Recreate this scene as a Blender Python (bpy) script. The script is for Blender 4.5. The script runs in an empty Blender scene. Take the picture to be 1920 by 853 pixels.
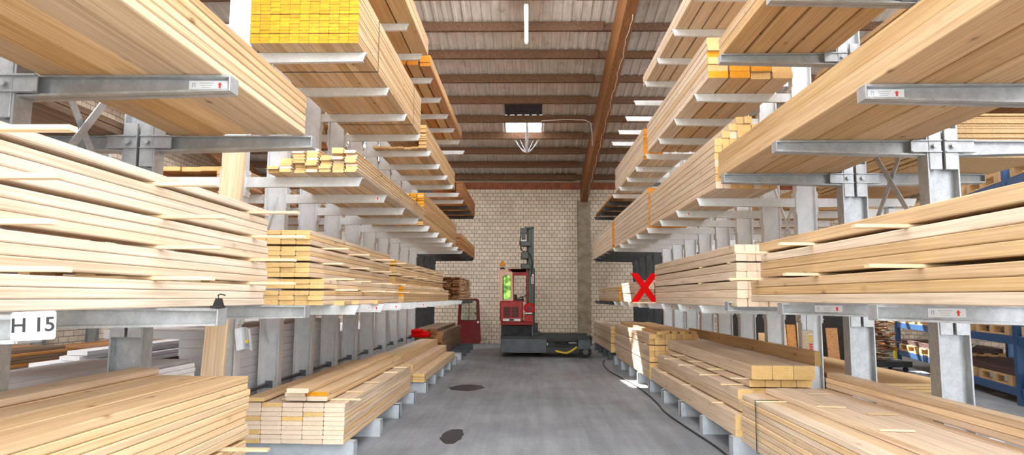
import bpy, bmesh, math, random
from mathutils import Vector, Matrix

C = bpy.context.scene.collection
PI = math.pi
rng = random.Random(11)

# ------------------------------------------------------------------ materials
MATS = {}

def new_mat(name):
    m = bpy.data.materials.new(name)
    m.use_nodes = True
    nt = m.node_tree
    b = nt.nodes['Principled BSDF']
    return m, nt, b

def N(nt, kind, **kw):
    n = nt.nodes.new(kind)
    for k, v in kw.items():
        setattr(n, k, v)
    return n

def ramp(nt, stops):
    r = N(nt, 'ShaderNodeValToRGB')
    e = r.color_ramp.elements
    while len(e) > 1:
        e.remove(e[-1])
    e[0].position, e[0].color = stops[0][0], (*stops[0][1], 1)
    for p, c in stops[1:]:
        x = e.new(p)
        x.color = (*c, 1)
    return r

def math_n(nt, op, a, b=None):
    n = N(nt, 'ShaderNodeMath', operation=op)
    for i, v in enumerate((a, b)):
        if v is None:
            continue
        if isinstance(v, (int, float)):
            n.inputs[i].default_value = v
        else:
            nt.links.new(v, n.inputs[i])
    return n.outputs[0]

def mix_rgb(nt, fac, a, b, mode='MIX'):
    n = N(nt, 'ShaderNodeMix', data_type='RGBA', blend_type=mode)
    for i, v in ((0, fac), (6, a), (7, b)):
        if isinstance(v, (int, float)):
            n.inputs[i].default_value = v
        elif isinstance(v, tuple):
            n.inputs[i].default_value = (*v, 1)
        else:
            nt.links.new(v, n.inputs[i])
    return n.outputs[2]

def local_vec(nt, scale, jitter=True):
    tc = N(nt, 'ShaderNodeTexCoord')
    src = tc.outputs['Object']
    if jitter:
        oi = N(nt, 'ShaderNodeObjectInfo')
        mul = math_n(nt, 'MULTIPLY', oi.outputs['Random'], 61.0)
        add = N(nt, 'ShaderNodeVectorMath', operation='ADD')
        nt.links.new(src, add.inputs[0])
        nt.links.new(mul, add.inputs[1])
        src = add.outputs[0]
    sc = N(nt, 'ShaderNodeVectorMath', operation='MULTIPLY')
    nt.links.new(src, sc.inputs[0])
    sc.inputs[1].default_value = scale
    return sc.outputs[0]

def noise(nt, vec, scale=1.0, detail=3.0, rough=.55, dist=0.0):
    n = N(nt, 'ShaderNodeTexNoise')
    n.inputs['Scale'].default_value = scale
    n.inputs['Detail'].default_value = detail
    n.inputs['Roughness'].default_value = rough
    n.inputs['Distortion'].default_value = dist
    nt.links.new(vec, n.inputs['Vector'])
    return n.outputs['Fac']

def wood(name, light, dark, knot=(.16, .07, .025), knots=.75, rough=.62, vary=.24):
    m, nt, b = new_mat(name)
    v = local_vec(nt, (22, .55, 22))
    g1 = noise(nt, v, 1, 4, .6, .6)
    v2 = local_vec(nt, (85, 1.3, 85))
    g2 = noise(nt, v2, 1, 2, .5)
    r = ramp(nt, [(.3, dark), (.68, light)])
    nt.links.new(g1, r.inputs[0])
    fine = ramp(nt, [(.34, (.74, .69, .62)), (.58, (1, 1, 1))])
    nt.links.new(g2, fine.inputs[0])
    col = mix_rgb(nt, .8, r.outputs[0], fine.outputs[0], 'MULTIPLY')
    vk = local_vec(nt, (5.6, 2.6, 5.6))
    vo = N(nt, 'ShaderNodeTexVoronoi')
    vo.inputs['Scale'].default_value = 1
    nt.links.new(vk, vo.inputs['Vector'])
    kr = ramp(nt, [(.04, (1, 1, 1)), (.085, (.35, .35, .35)), (.16, (0, 0, 0))])
    nt.links.new(vo.outputs['Distance'], kr.inputs[0])
    kf = math_n(nt, 'MULTIPLY', kr.outputs[0], knots)
    col = mix_rgb(nt, kf, col, knot)
    oi = N(nt, 'ShaderNodeObjectInfo')
    hs = N(nt, 'ShaderNodeHueSaturation')
    val = math_n(nt, 'MULTIPLY_ADD', oi.outputs['Random'], vary)
    val.node.inputs[2].default_value = 1 - vary * .55
    nt.links.new(val, hs.inputs['Value'])
    r2 = math_n(nt, 'FRACT', math_n(nt, 'MULTIPLY', oi.outputs['Random'], 17.31))
    sat = math_n(nt, 'MULTIPLY_ADD', r2, .22)
    sat.node.inputs[2].default_value = .88
    nt.links.new(sat, hs.inputs['Saturation'])
    nt.links.new(col, hs.inputs['Color'])
    nt.links.new(hs.outputs[0], b.inputs['Base Color'])
    b.inputs['Roughness'].default_value = rough
    b.inputs['Specular IOR Level'].default_value = .25
    bp = N(nt, 'ShaderNodeBump')
    bp.inputs['Strength'].default_value = .12
    bp.inputs['Distance'].default_value = .004
    nt.links.new(g2, bp.inputs['Height'])
    nt.links.new(bp.outputs[0], b.inputs['Normal'])
    MATS[name] = m
    return m

def end_grain(name, light, dark, vary=.2):
    m, nt, b = new_mat(name)
    v = local_vec(nt, (1, .05, 1))
    w = N(nt, 'ShaderNodeTexWave', wave_type='RINGS')
    w.inputs['Scale'].default_value = 28
    w.inputs['Distortion'].default_value = 3
    nt.links.new(v, w.inputs['Vector'])
    v2 = local_vec(nt, (30, 3, 30))
    n2 = noise(nt, v2, 1, 3)
    f = math_n(nt, 'MULTIPLY_ADD', w.outputs['Fac'], .35)
    nt.links.new(math_n(nt, 'MULTIPLY', n2, .7), f.node.inputs[2])
    r = ramp(nt, [(.25, dark), (.75, light)])
    nt.links.new(f, r.inputs[0])
    oi = N(nt, 'ShaderNodeObjectInfo')
    hs = N(nt, 'ShaderNodeHueSaturation')
    val = math_n(nt, 'MULTIPLY_ADD', oi.outputs['Random'], vary)
    val.node.inputs[2].default_value = 1 - vary * .6
    nt.links.new(val, hs.inputs['Value'])
    nt.links.new(r.outputs[0], hs.inputs['Color'])
    nt.links.new(hs.outputs[0], b.inputs['Base Color'])
    b.inputs['Roughness'].default_value = .75
    MATS[name] = m
    return m

def plain(name, col, rough=.5, metal=0.0, mott=.0, mscale=6.0, spec=.5, col2=None, coat=0.0):
    m, nt, b = new_mat(name)
    if mott or col2:
        v = local_vec(nt, (mscale, mscale, mscale))
        n = noise(nt, v, 1, 5, .6)
        c2 = col2 or tuple(x * (1 - mott) for x in col)
        r = ramp(nt, [(.35, c2), (.65, col)])
        nt.links.new(n, r.inputs[0])
        nt.links.new(r.outputs[0], b.inputs['Base Color'])
    else:
        b.inputs['Base Color'].default_value = (*col, 1)
    b.inputs['Roughness'].default_value = rough
    b.inputs['Metallic'].default_value = metal
    b.inputs['Specular IOR Level'].default_value = spec
    b.inputs['Coat Weight'].default_value = coat
    MATS[name] = m
    return m

def galvanized(name, a, c, rough=.42, metal=.55):
    m, nt, b = new_mat(name)
    v = local_vec(nt, (70, 70, 70), False)
    vo = N(nt, 'ShaderNodeTexVoronoi')
    nt.links.new(v, vo.inputs['Vector'])
    vo.inputs['Scale'].default_value = 1
    n = noise(nt, local_vec(nt, (11, 11, 7), False), 1, 6, .7)
    f = math_n(nt, 'MULTIPLY_ADD', vo.outputs['Color'], .16)
    nt.links.new(math_n(nt, 'MULTIPLY', n, .8), f.node.inputs[2])
    r = ramp(nt, [(.3, c), (.75, a)])
    nt.links.new(f, r.inputs[0])
    nt.links.new(r.outputs[0], b.inputs['Base Color'])
    b.inputs['Metallic'].default_value = metal
    b.inputs['Roughness'].default_value = rough
    MATS[name] = m

# woods (albedo, linear)
wood('pine', (.82, .62, .385), (.70, .475, .26))
wood('pale', (.77, .63, .48), (.65, .495, .35), knots=.45)
wood('spruce', (.71, .49, .265), (.57, .36, .17), vary=.18)
wood('whitewood', (.82, .71, .58), (.73, .60, .46), knots=.4, vary=.14)
wood('larch', (.62, .30, .11), (.42, .18, .06), vary=.3)
wood('weathered', (.30, .20, .13), (.18, .11, .07), vary=.25)
wood('old_timber', (.25, .135, .075), (.12, .06, .035), knots=.3, vary=.2)
wood('glulam', (.36, .185, .09), (.22, .105, .05), knots=.3, vary=.05)
wood('lath', (.90, .74, .52), (.80, .60, .38), knots=.2)
end_grain('end_pale', (.92, .77, .60), (.80, .60, .41), .2)
end_grain('end_tan', (.86, .60, .27), (.70, .42, .14), .22)
end_grain('end_yellow', (.92, .43, .013), (.72, .25, .004), .26)
end_grain('end_orange', (.88, .36, .03), (.55, .17, .01), .25)
end_grain('end_brown', (.50, .24, .09), (.28, .11, .04), .3)
plain('end_grey', (.30, .20, .14), .8, mott=.4)
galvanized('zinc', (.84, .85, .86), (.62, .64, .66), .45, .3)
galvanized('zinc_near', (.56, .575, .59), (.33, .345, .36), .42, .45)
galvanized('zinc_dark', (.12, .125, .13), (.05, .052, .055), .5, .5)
plain('base_grey', (.55, .60, .66), .5, .1, mott=.18, mscale=9)
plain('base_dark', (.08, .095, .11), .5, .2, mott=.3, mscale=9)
plain('dark_steel', (.17, .185, .205), .5, .4)
plain('white_paper', (.86, .86, .88), .6)
plain('arrow_red', (.80, .05, .05), .6)
plain('print_blue', (.28, .32, .48), .6)
plain('print_grey', (.5, .48, .5), .6)
plain('ink', (.01, .01, .014), .5)
plain('sign_white', (.86, .86, .87), .4)
plain('black', (.012, .012, .014), .5)
plain('door_red', (.17, .006, .008), .45, mott=.3, mscale=5, spec=.3)
plain('truck_red', (.36, .012, .014), .45, mott=.35, mscale=5, spec=.3)
plain('worn_red', (.42, .016, .018), .45, col2=(.40, .06, .05), mscale=9, spec=.3)
plain('bright_red', (.66, .002, .003), .6, spec=.08)
plain('truck_peach', (.78, .50, .34), .4, mott=.12, mscale=4)
plain('truck_dark', (.035, .04, .042), .5, .1, mott=.4, mscale=8)
plain('truck_grey', (.105, .12, .135), .45, .2, mott=.35, mscale=7)
plain('mast_green', (.075, .085, .07), .45, .2, mott=.3, mscale=10)
plain('battery_black', (.035, .035, .037), .55, .0, col2=(.010, .010, .011), mscale=7, spec=.2)
plain('beacon_orange', (.95, .30, .01), .25)
plain('hose_yellow', (.72, .50, .04), .5)
plain('rubber', (.018, .018, .02), .8)
plain('blue_steel', (.03, .10, .26), .45, .1, mott=.25, mscale=5)
plain('yellow_guard', (.85, .60, .02), .5)
plain('white_board', (.72, .72, .75), .55, mott=.08, mscale=3)
plain('grey_board', (.34, .32, .32), .6, mott=.25, mscale=3)
plain('brown_sheet', (.075, .03, .026), .5, mott=.3)
plain('card_white', (.80, .80, .80), .6)
plain('cable_black', (.015, .015, .016), .5)
plain('cable_white', (.75, .72, .65), .5)
plain('film', (.72, .75, .78), .25, mott=.2, mscale=4)
plain('plywood', (.66, .42, .20), .65, mott=.2, mscale=3)
plain('white_enamel', (.85, .85, .86), .4)
plain('void_shade', (.03, .026, .022), .8, mott=.3)  # near-black tone standing in for deep shade
plain('scrap', (.30, .14, .08), .8, mott=.5, mscale=14)
plain('terracotta', (.42, .125, .055), .8, mott=.45, mscale=6)
plain('concrete_lintel', (.42, .35, .27), .85, mott=.2, mscale=5)
plain('concrete', (.36, .30, .22), .9, col2=(.22, .18, .125), mscale=5)

def glass_mat(name, tint, alpha):
    m, nt, b = new_mat(name)
    t = N(nt, 'ShaderNodeBsdfTransparent')
    t.inputs[0].default_value = (*tint, 1)
    g = N(nt, 'ShaderNodeBsdfGlossy')
    g.inputs['Roughness'].default_value = .03
    mx = N(nt, 'ShaderNodeMixShader')
    mx.inputs[0].default_value = alpha
    nt.links.new(t.outputs[0], mx.inputs[1])
    nt.links.new(g.outputs[0], mx.inputs[2])
    nt.links.new(mx.outputs[0], nt.nodes['Material Output'].inputs[0])
    MATS[name] = m
glass_mat('clear_glass', (.93, .96, .94), .06)
glass_mat('cab_glass', (.9, .95, .92), .5)
glass_mat('rooflight_sheet', (.92, .94, .96), .04)

# glowing sheet of the unseen roof lights added to brighten the hall
m, nt, b = new_mat('fill_glow_sheet')
b.inputs['Base Color'].default_value = (.85, .87, .9, 1)
b.inputs['Emission Color'].default_value = (.96, .98, 1, 1)
b.inputs['Emission Strength'].default_value = 8.0
MATS['fill_glow_sheet'] = m

# emissive tube lamp
m, nt, b = new_mat('tube_glow')
b.inputs['Base Color'].default_value = (.9, .9, .9, 1)
b.inputs['Emission Color'].default_value = (1, .98, .95, 1)
b.inputs['Emission Strength'].default_value = 90.0
MATS['tube_glow'] = m

# particle board: speckled with sheet lines
m, nt, b = new_mat('particle_board')
v = local_vec(nt, (140, 60, 140), False)
n1 = noise(nt, v, 1, 4, .7)
r = ramp(nt, [(.32, (.34, .20, .085)), (.7, (.72, .50, .26))])
nt.links.new(n1, r.inputs[0])
tc = N(nt, 'ShaderNodeTexCoord')
sp = N(nt, 'ShaderNodeSeparateXYZ')
nt.links.new(tc.outputs['Object'], sp.inputs[0])
nt.links.new(r.outputs[0], b.inputs['Base Color'])
b.inputs['Roughness'].default_value = .8
MATS['particle_board'] = m

# brick wall materials (x/z or y/z mapping)
def brick_mat(name, axis):
    m, nt, b = new_mat(name)
    tc = N(nt, 'ShaderNodeTexCoord')
    sp = N(nt, 'ShaderNodeSeparateXYZ')
    nt.links.new(tc.outputs['Object'], sp.inputs[0])
    cb = N(nt, 'ShaderNodeCombineXYZ')
    nt.links.new(sp.outputs[0 if axis == 'x' else 1], cb.inputs[0])
    nt.links.new(sp.outputs[2], cb.inputs[1])
    br = N(nt, 'ShaderNodeTexBrick')
    br.offset = .5
    br.inputs['Scale'].default_value = 1
    br.inputs['Brick Width'].default_value = .245
    br.inputs['Row Height'].default_value = .1245
    br.inputs['Mortar Size'].default_value = .0065
    br.inputs['Mortar Smooth'].default_value = .15
    br.inputs['Bias'].default_value = 0
    br.inputs['Color1'].default_value = (.86, .745, .61, 1)
    br.inputs['Color2'].default_value = (.75, .645, .52, 1)
    br.inputs['Mortar'].default_value = (.15, .11, .075, 1)
    nt.links.new(cb.outputs[0], br.inputs['Vector'])
    n = noise(nt, tc.outputs['Object'], 1.3, 6, .65)
    rr = ramp(nt, [(.3, (.78, .76, .73)), (.62, (1.05, 1.03, 1))])
    nt.links.new(n, rr.inputs[0])
    col = mix_rgb(nt, .75, br.outputs['Color'], rr.outputs[0], 'MULTIPLY')
    # grime splashes near the floor
    n2 = noise(nt, tc.outputs['Object'], 9, 5, .7)
    low = N(nt, 'ShaderNodeMapRange')
    nt.links.new(sp.outputs[2], low.inputs[0])
    low.inputs[1].default_value = .62
    low.inputs[2].default_value = .1
    f = math_n(nt, 'MULTIPLY', low.outputs[0], math_n(nt, 'GREATER_THAN', n2, .52))
    col = mix_rgb(nt, math_n(nt, 'MULTIPLY', f, .55), col, (.25, .21, .17))
    nt.links.new(col, b.inputs['Base Color'])
    b.inputs['Roughness'].default_value = .85
    bp = N(nt, 'ShaderNodeBump')
    bp.inputs['Strength'].default_value = .5
    bp.inputs['Distance'].default_value = .008
    inv = math_n(nt, 'SUBTRACT', 1.0, br.outputs['Fac'])
    nt.links.new(inv, bp.inputs['Height'])
    nt.links.new(bp.outputs[0], b.inputs['Normal'])
    MATS[name] = m
    return br
brick_mat('brick_x', 'x').inputs['Brick Width'].default_value = .172
brick_mat('brick_y', 'y').inputs['Brick Width'].default_value = .30

# concrete floor
m, nt, b = new_mat('floor_concrete')
tc = N(nt, 'ShaderNodeTexCoord')
n1 = noise(nt, tc.outputs['Object'], .55, 8, .65)
r = ramp(nt, [(.3, (.20, .216, .238)), (.7, (.36, .385, .42))])
nt.links.new(n1, r.inputs[0])
sc = N(nt, 'ShaderNodeVectorMath', operation='MULTIPLY')
nt.links.new(tc.outputs['Object'], sc.inputs[0])
sc.inputs[1].default_value = (5.5, .35, 1)
n2 = noise(nt, sc.outputs[0], 1, 6, .7)
r2 = ramp(nt, [(.38, (.70, .70, .70)), (.6, (1.05, 1.05, 1.05))])
nt.links.new(n2, r2.inputs[0])
n3 = noise(nt, tc.outputs['Object'], 24, 5, .7)
r3 = ramp(nt, [(.3, (.84, .84, .84)), (.65, (1.06, 1.06, 1.06))])
nt.links.new(n3, r3.inputs[0])
col = mix_rgb(nt, .75, r.outputs[0], r2.outputs[0], 'MULTIPLY')
col = mix_rgb(nt, .8, col, r3.outputs[0], 'MULTIPLY')
nt.links.new(col, b.inputs['Base Color'])
b.inputs['Roughness'].default_value = .6
b.inputs['Specular IOR Level'].default_value = .35
MATS['floor_concrete'] = m
plain('oil_stain', (.045, .046, .05), .5, mott=.4, mscale=7)

# corrugated fibre-cement roof
m, nt, b = new_mat('roof_sheet')
tc = N(nt, 'ShaderNodeTexCoord')
sc = N(nt, 'ShaderNodeVectorMath', operation='MULTIPLY')
nt.links.new(tc.outputs['Object'], sc.inputs[0])
sc.inputs[1].default_value = (9, 1.2, 1)
n1 = noise(nt, sc.outputs[0], 1, 6, .7)
r = ramp(nt, [(.3, (.54, .50, .47)), (.65, (.74, .70, .665))])
nt.links.new(n1, r.inputs[0])
n2 = noise(nt, tc.outputs['Object'], 3.2, 6, .75)
r2 = ramp(nt, [(.30, (.5, .42, .34)), (.46, (1, 1, 1))])
nt.links.new(n2, r2.inputs[0])
nt.links.new(mix_rgb(nt, .6, r.outputs[0], r2.outputs[0], 'MULTIPLY'), b.inputs['Base Color'])
b.inputs['Roughness'].default_value = .85
MATS['roof_sheet'] = m
plain('dark_sheet', (.06, .062, .075), .7, mott=.3, mscale=6)

# ------------------------------------------------------------------ mesh kit
class MB:
    """collects shapes into one mesh"""
    def __init__(s):
        s.bm = bmesh.new()
        s.mats = []
    def mi(s, mat):
        if mat not in s.mats:
            s.mats.append(mat)
        return s.mats.index(mat)
    def faces(s, verts, faces, mat):
        i = s.mi(mat)
        vs = [s.bm.verts.new(v) for v in verts]
        out = []
        for f in faces:
            try:
                q = s.bm.faces.new([vs[k] for k in f])
                q.material_index = i
                out.append(q)
            except ValueError:
                pass
        return vs, out
    def box(s, x0, x1, y0, y1, z0, z1, mat, bev=0.0):
        v = [(x, y, z) for x in (x0, x1) for y in (y0, y1) for z in (z0, z1)]
        f = [(0, 1, 3, 2), (4, 6, 7, 5), (0, 4, 5, 1), (2, 3, 7, 6), (0, 2, 6, 4), (1, 5, 7, 3)]
        vs, fs = s.faces(v, f, mat)
        if bev > 0:
            ed = list({e for q in fs for e in q.edges})
            bmesh.ops.bevel(s.bm, geom=ed, offset=bev, segments=1, affect='EDGES', clamp_overlap=True)
        return s
    def prism(s, pts, axis, a, b, mat, cap=None):
        """polygon pts extruded along axis from a to b"""
        def P(p, t):
            if axis == 'y': return (p[0], t, p[1])
            if axis == 'x': return (t, p[0], p[1])
            return (p[0], p[1], t)
        n = len(pts)
        v = [P(p, a) for p in pts] + [P(p, b) for p in pts]
        f = [(i, (i + 1) % n, n + (i + 1) % n, n + i) for i in range(n)]
        s.faces(v, f, mat)
        s.faces([P(p, a) for p in pts], [tuple(range(n))], cap or mat)
        s.faces([P(p, b) for p in pts], [tuple(range(n))[::-1]], cap or mat)
        return s
    def tube(s, pts, r, mat, seg=8, caps=True):
        pts = [Vector(p) for p in pts]
        rs = r if isinstance(r, (list, tuple)) else [r] * len(pts)
        i = s.mi(mat)
        rings = []
        up = Vector((0, 0, 1))
        for k, p in enumerate(pts):
            d = (pts[min(k + 1, len(pts) - 1)] - pts[max(k - 1, 0)]).normalized()
            ref = up if abs(d.dot(up)) < .95 else Vector((1, 0, 0))
            a = d.cross(ref).normalized()
            c = d.cross(a).normalized()
            rings.append([s.bm.verts.new(p + (a * math.cos(2 * PI * j / seg) + c * math.sin(2 * PI * j / seg)) * rs[k]) for j in range(seg)])
        for k in range(len(rings) - 1):
            for j in range(seg):
                q = s.bm.faces.new((rings[k][j], rings[k][(j + 1) % seg], rings[k + 1][(j + 1) % seg], rings[k + 1][j]))
                q.material_index = i
                q.smooth = True
        if caps:
            for rg in (rings[0][::-1], rings[-1]):
                q = s.bm.faces.new(rg)
                q.material_index = i
        return s
    def cyl(s, c, axis, r, h, mat, seg=20, r2=None):
        d = {'x': (1, 0, 0), 'y': (0, 1, 0), 'z': (0, 0, 1)}[axis]
        a = Vector(c); e = a + Vector(d) * h
        return s.tube([a, e], [r, r if r2 is None else r2], mat, seg)
    def bar(s, p, q, w, d, mat, up=(0, 0, 1)):
        """rectangular bar between two points"""
        p, q = Vector(p), Vector(q)
        t = (q - p).normalized()
        u = Vector(up)
        a = t.cross(u).normalized() * (w / 2)
        c = t.cross(a).normalized() * (d / 2)
        v = [p + a + c, p + a - c, p - a - c, p - a + c, q + a + c, q + a - c, q - a - c, q - a + c]
        s.faces([tuple(x) for x in v], [(0, 1, 2, 3), (4, 7, 6, 5), (0, 4, 5, 1), (1, 5, 6, 2), (2, 6, 7, 3), (3, 7, 4, 0)], mat)
        return s
    def mesh(s, name):
        bmesh.ops.recalc_face_normals(s.bm, faces=s.bm.faces)
        me = bpy.data.meshes.new(name)
        s.bm.to_mesh(me)
        s.bm.free()
        for k in s.mats:
            me.materials.append(MATS[k])
        return me
    def build(s, name, parent=None, loc=(0, 0, 0)):
        return link(name, s.mesh(name), parent, loc)

def link(name, me, parent=None, loc=(0, 0, 0)):
    o = bpy.data.objects.new(name, me)
    o.location = loc
    if parent is not None:
        o.parent = parent
    C.objects.link(o)
    return o

def tag(o, label, cat, group=None, kind=None):
    o['label'] = label
    o['category'] = cat
    if group: o['group'] = group
    if kind: o['kind'] = kind
    return o

def thing(name, label, cat, loc=(0, 0, 0), rz=0.0, group=None):
    o = bpy.data.objects.new(name, None)
    o.empty_display_size = .1
    o.location = loc
    o.rotation_euler = (0, 0, rz)
    C.objects.link(o)
    return tag(o, label, cat, group)

def struct(o, label, cat):
    return tag(o, label, cat, None, 'structure')

ORD = ['first', 'second', 'third', 'fourth', 'fifth', 'sixth', 'seventh', 'eighth', 'ninth', 'tenth', 'eleventh', 'twelfth',
       'thirteenth', 'fourteenth', 'fifteenth', 'sixteenth', 'seventeenth', 'eighteenth', 'nineteenth', 'twentieth']

# ------------------------------------------------------------------ the hall
WALL_Y = 21.8
XL, XR, YF = -9.8, 12.6, -2.5
def roof_z(y): return 5.40 + .2 * (WALL_Y - y)

b_ = MB(); b_.box(XL - .3, XR + .3, YF - 14, WALL_Y + .3, -.2, 0, 'floor_concrete')
struct(b_.build('floor'), 'grey concrete hall floor with dark tyre marks and stains', 'floor')
b_ = MB(); b_.box(XL - .3, XR + .3, WALL_Y, WALL_Y + .25, 0, 5.10, 'brick_x')
struct(b_.build('wall_back'), 'cream sand-lime brick wall closing the far end of the aisle', 'wall')
# terracotta block course and concrete lintel above the bricks
tb = MB(); x = XL
while x < XR:
    tb.box(x + .004, x + .243, WALL_Y - .012, WALL_Y + .2, 5.105, 5.335, 'terracotta', .004); x += .247
tb.box(XL, XR, WALL_Y + .005, WALL_Y + .2, 5.10, 5.34, 'concrete_lintel')
struct(tb.build('trim_1'), 'course of red terracotta blocks along the top of brick wall', 'wall trim')
tb = MB(); tb.box(XL - .3, XR + .3, WALL_Y - .03, WALL_Y + .25, 5.34, 5.55, 'concrete_lintel')
struct(tb.build('trim_2'), 'grey lintel strip above the red terracotta block course', 'wall trim')
tb = MB(); tb.prism([(YF, 0), (WALL_Y, 0), (WALL_Y, roof_z(WALL_Y)), (YF, roof_z(YF))], 'x', XL - .25, XL, 'brick_y')
struct(tb.build('wall_left'), 'shaded brick side wall behind the H 15 rack', 'wall')
tb = MB(); tb.prism([(YF, 0), (WALL_Y, 0), (WALL_Y, roof_z(WALL_Y)), (YF, roof_z(YF))], 'x', XR, XR + .25, 'brick_y')
struct(tb.build('wall_right'), 'brick side wall behind the blue pallet racks', 'wall')
tb = MB(); tb.prism([(1.62, WALL_Y - .34), (2.02, WALL_Y - .34), (2.02, WALL_Y), (1.62, WALL_Y)], 'z', 0, 4.68, 'concrete')
struct(tb.build('concrete_pillar'), 'weathered grey concrete pillar against the brick wall beside the lift truck', 'pillar')

# corrugated roof: holes where the roof lights sit
LIGHTS = {1: (-.6, .4, 17.5, 18.62), 2: (4.7, 6.5, 18.9, 20.2), 3: (-1.2, 3.2, -1.5, 6.4), 4: (-8.6, -6.8, 0.0, 9.0), 5: (6.6, 9.2, 0.0, 11.0), 6: (-5.4, -3.6, 13.8, 20.6), 7: (4.2, 5.6, 13.8, 18.8)}  # near-aisle, rack-back and pallet-rack entries are unseen, added to brighten the hall
PER = .2
def rib_pts(x):       # profile over one period, trapezoid rib pointing down towards the hall
    return [(x, .0), (x + .05, .0), (x + .07, -.028), (x + .12, -.028), (x + .14, .0), (x + PER, .0)]
def roof_strip(mb, x, y0, y1, mat, lift=.19):
    p = rib_pts(x)
    for a, c in zip(p[:-1], p[1:]):
        mb.faces([(a[0], y0, roof_z(y0) + lift + a[1]), (c[0], y0, roof_z(y0) + lift + c[1]), (c[0], y1, roof_z(y1) + lift + c[1]), (a[0], y1, roof_z(y1) + lift + a[1])], [(0, 1, 2, 3)], mat)
rf = MB()
for i in range(int(round((XR - XL) / PER)) + 3):
    x = XL - .25 + i * PER
    cuts = sorted((l[2], l[3]) for l in LIGHTS.values() if l[0] - .01 <= x + PER / 2 <= l[1] + .01)
    y = YF - .4
    for c0, c1 in cuts:
        roof_strip(rf, x, y, c0, 'roof_sheet'); y = c1
    roof_strip(rf, x, y, WALL_Y + .3, 'roof_sheet')
struct(rf.build('ceiling'), 'sloping corrugated grey roof sheets above the purlins', 'ceiling')
for k, (x0, x1, y0, y1) in LIGHTS.items():
    w = MB()
    for i in range(int(round((XR - XL) / PER)) + 3):
        x = XL - .25 + i * PER
        if x0 - .01 <= x + PER / 2 <= x1 + .01:
            roof_strip(w, x, y0, y1, 'rooflight_sheet' if k < 4 else 'fill_glow_sheet', .20)
    lab = 'bright roof light in the corrugated roof above the aisle' if k == 1 else 'roof light above the %s' % {2: 'dark end of red X rack', 3: 'near part of the aisle, unseen, added for light', 4: 'back of H 15 rack, added as unseen fill', 5: 'blue pallet racks, added as unseen fill', 6: 'back of the H 15 side racks near brick wall, added fill', 7: 'back of the red X rack near brick wall, added fill'}[k]
    struct(w.build('window_%d' % k), lab, 'roof light')
w = MB()
for i in range(5):
    roof_strip(w, -.65 + i * PER, 16.52, 17.46, 'dark_sheet', .175)
struct(w.build('trim_3'), 'dark replacement roof sheet beside the bright roof light', 'roof sheet')

# purlins: each lapped from two timbers
purl = [13.30 + 1.04 * k for k in range(-15, 9)]
k = 10
for i, y in enumerate(purl):
    z = roof_z(y)
    seen = y > 12
    for x0, x1, dz, dy in ((XL, 1.55, 0, 0), (.92, XR, .03, .085)):
        mb = MB(); mb.box(x0, x1, y - .045 + dy, y + .045 + dy - .003, z - .04 + dz, z + .155, 'old_timber', .004)
        o = mb.build('trim_%d' % k)
        struct(o, 'brown timber purlin under the roof, %s%s' % (('%s from the brick wall' % ORD[len(purl) - 1 - i]) if len(purl) - 1 - i < 20 else '%s from the open front' % ORD[i], ', longer piece' if dz == 0 else ', lapped right piece'), 'purlin')
        k += 1
# glued laminated beam on the pillar, parallel to the roof
def beam_pt(y, d): return roof_z(y) - .06 - d
gb = MB()
x0, x1 = 1.72, 1.93
vs = []
for y in (YF - .3, WALL_Y - .02):
    for d in (0, .78):
        for x in (x0, x1):
            vs.append((x, y, beam_pt(y, d)))
gb.faces(vs, [(0, 1, 3, 2), (4, 6, 7, 5), (0, 4, 5, 1), (2, 3, 7, 6), (0, 2, 6, 4), (1, 5, 7, 3)], 'glulam')
struct(gb.build('roof_beam'), 'deep brown laminated roof beam resting on the concrete pillar', 'beam')
for bx, nm in ((-9.0, 'the shaded side wall'), (11.8, 'the blue pallet racks')):
    gb = MB(); vs = []
    for y in (YF - .3, WALL_Y - .02):
        for d in (0, .78):
            for x in (bx, bx + .2): vs.append((x, y, beam_pt(y, d)))
    gb.faces(vs, [(0, 1, 3, 2), (4, 6, 7, 5), (0, 4, 5, 1), (2, 3, 7, 6), (0, 2, 6, 4), (1, 5, 7, 3)], 'glulam')
    struct(gb.build('roof_beam'), 'brown laminated roof beam near %s' % nm, 'beam')
wb = MB(); wb.box(XL, XL + .14, 9, WALL_Y, 3.55, 3.85, 'old_timber')
struct(wb.build('trim_4'), 'dark timber band along the shaded side wall', 'wall trim')

# unseen brick front wall, added to cut the light beside the open gateway
tb = MB(); tb.box(XL - .25, -5.2, YF - .25, YF, 0, roof_z(YF) + .2, 'brick_x')
tb.box(9.0, XR + .25, YF - .25, YF, 0, roof_z(YF) + .2, 'brick_x')
struct(tb.build('wall_light_block'), 'unseen brick front wall added to block light beside the open gateway', 'wall')

# cables on the beam
pts = []
for i in range(60):
    y = 11.5 + i * .155
    pts.append((1.875 + .014 * math.sin(i * .9) + .010 * math.sin(i * 2.3), y, beam_pt(y, .78) - .008))
cb = MB(); cb.tube(pts, .006, 'cable_white', 6)
tag(cb.build('light_cable'), 'thin pale cable wandering along underside of the laminated roof beam', 'cable')
cb = MB(); cb.tube([(.32, 17.45, 6.2), (.35, 17.4, 6.26), (1.0, 17.42, 6.3), (1.5, 17.4, 6.28), (1.66, 17.38, 6.2), (1.70, 17.35, 5.9), (1.70, 17.3, 5.55)], .011, 'cable_white', 6)
tag(cb.build('roof_cable'), 'pale cable running from the roof light to the laminated beam', 'cable')

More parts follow.
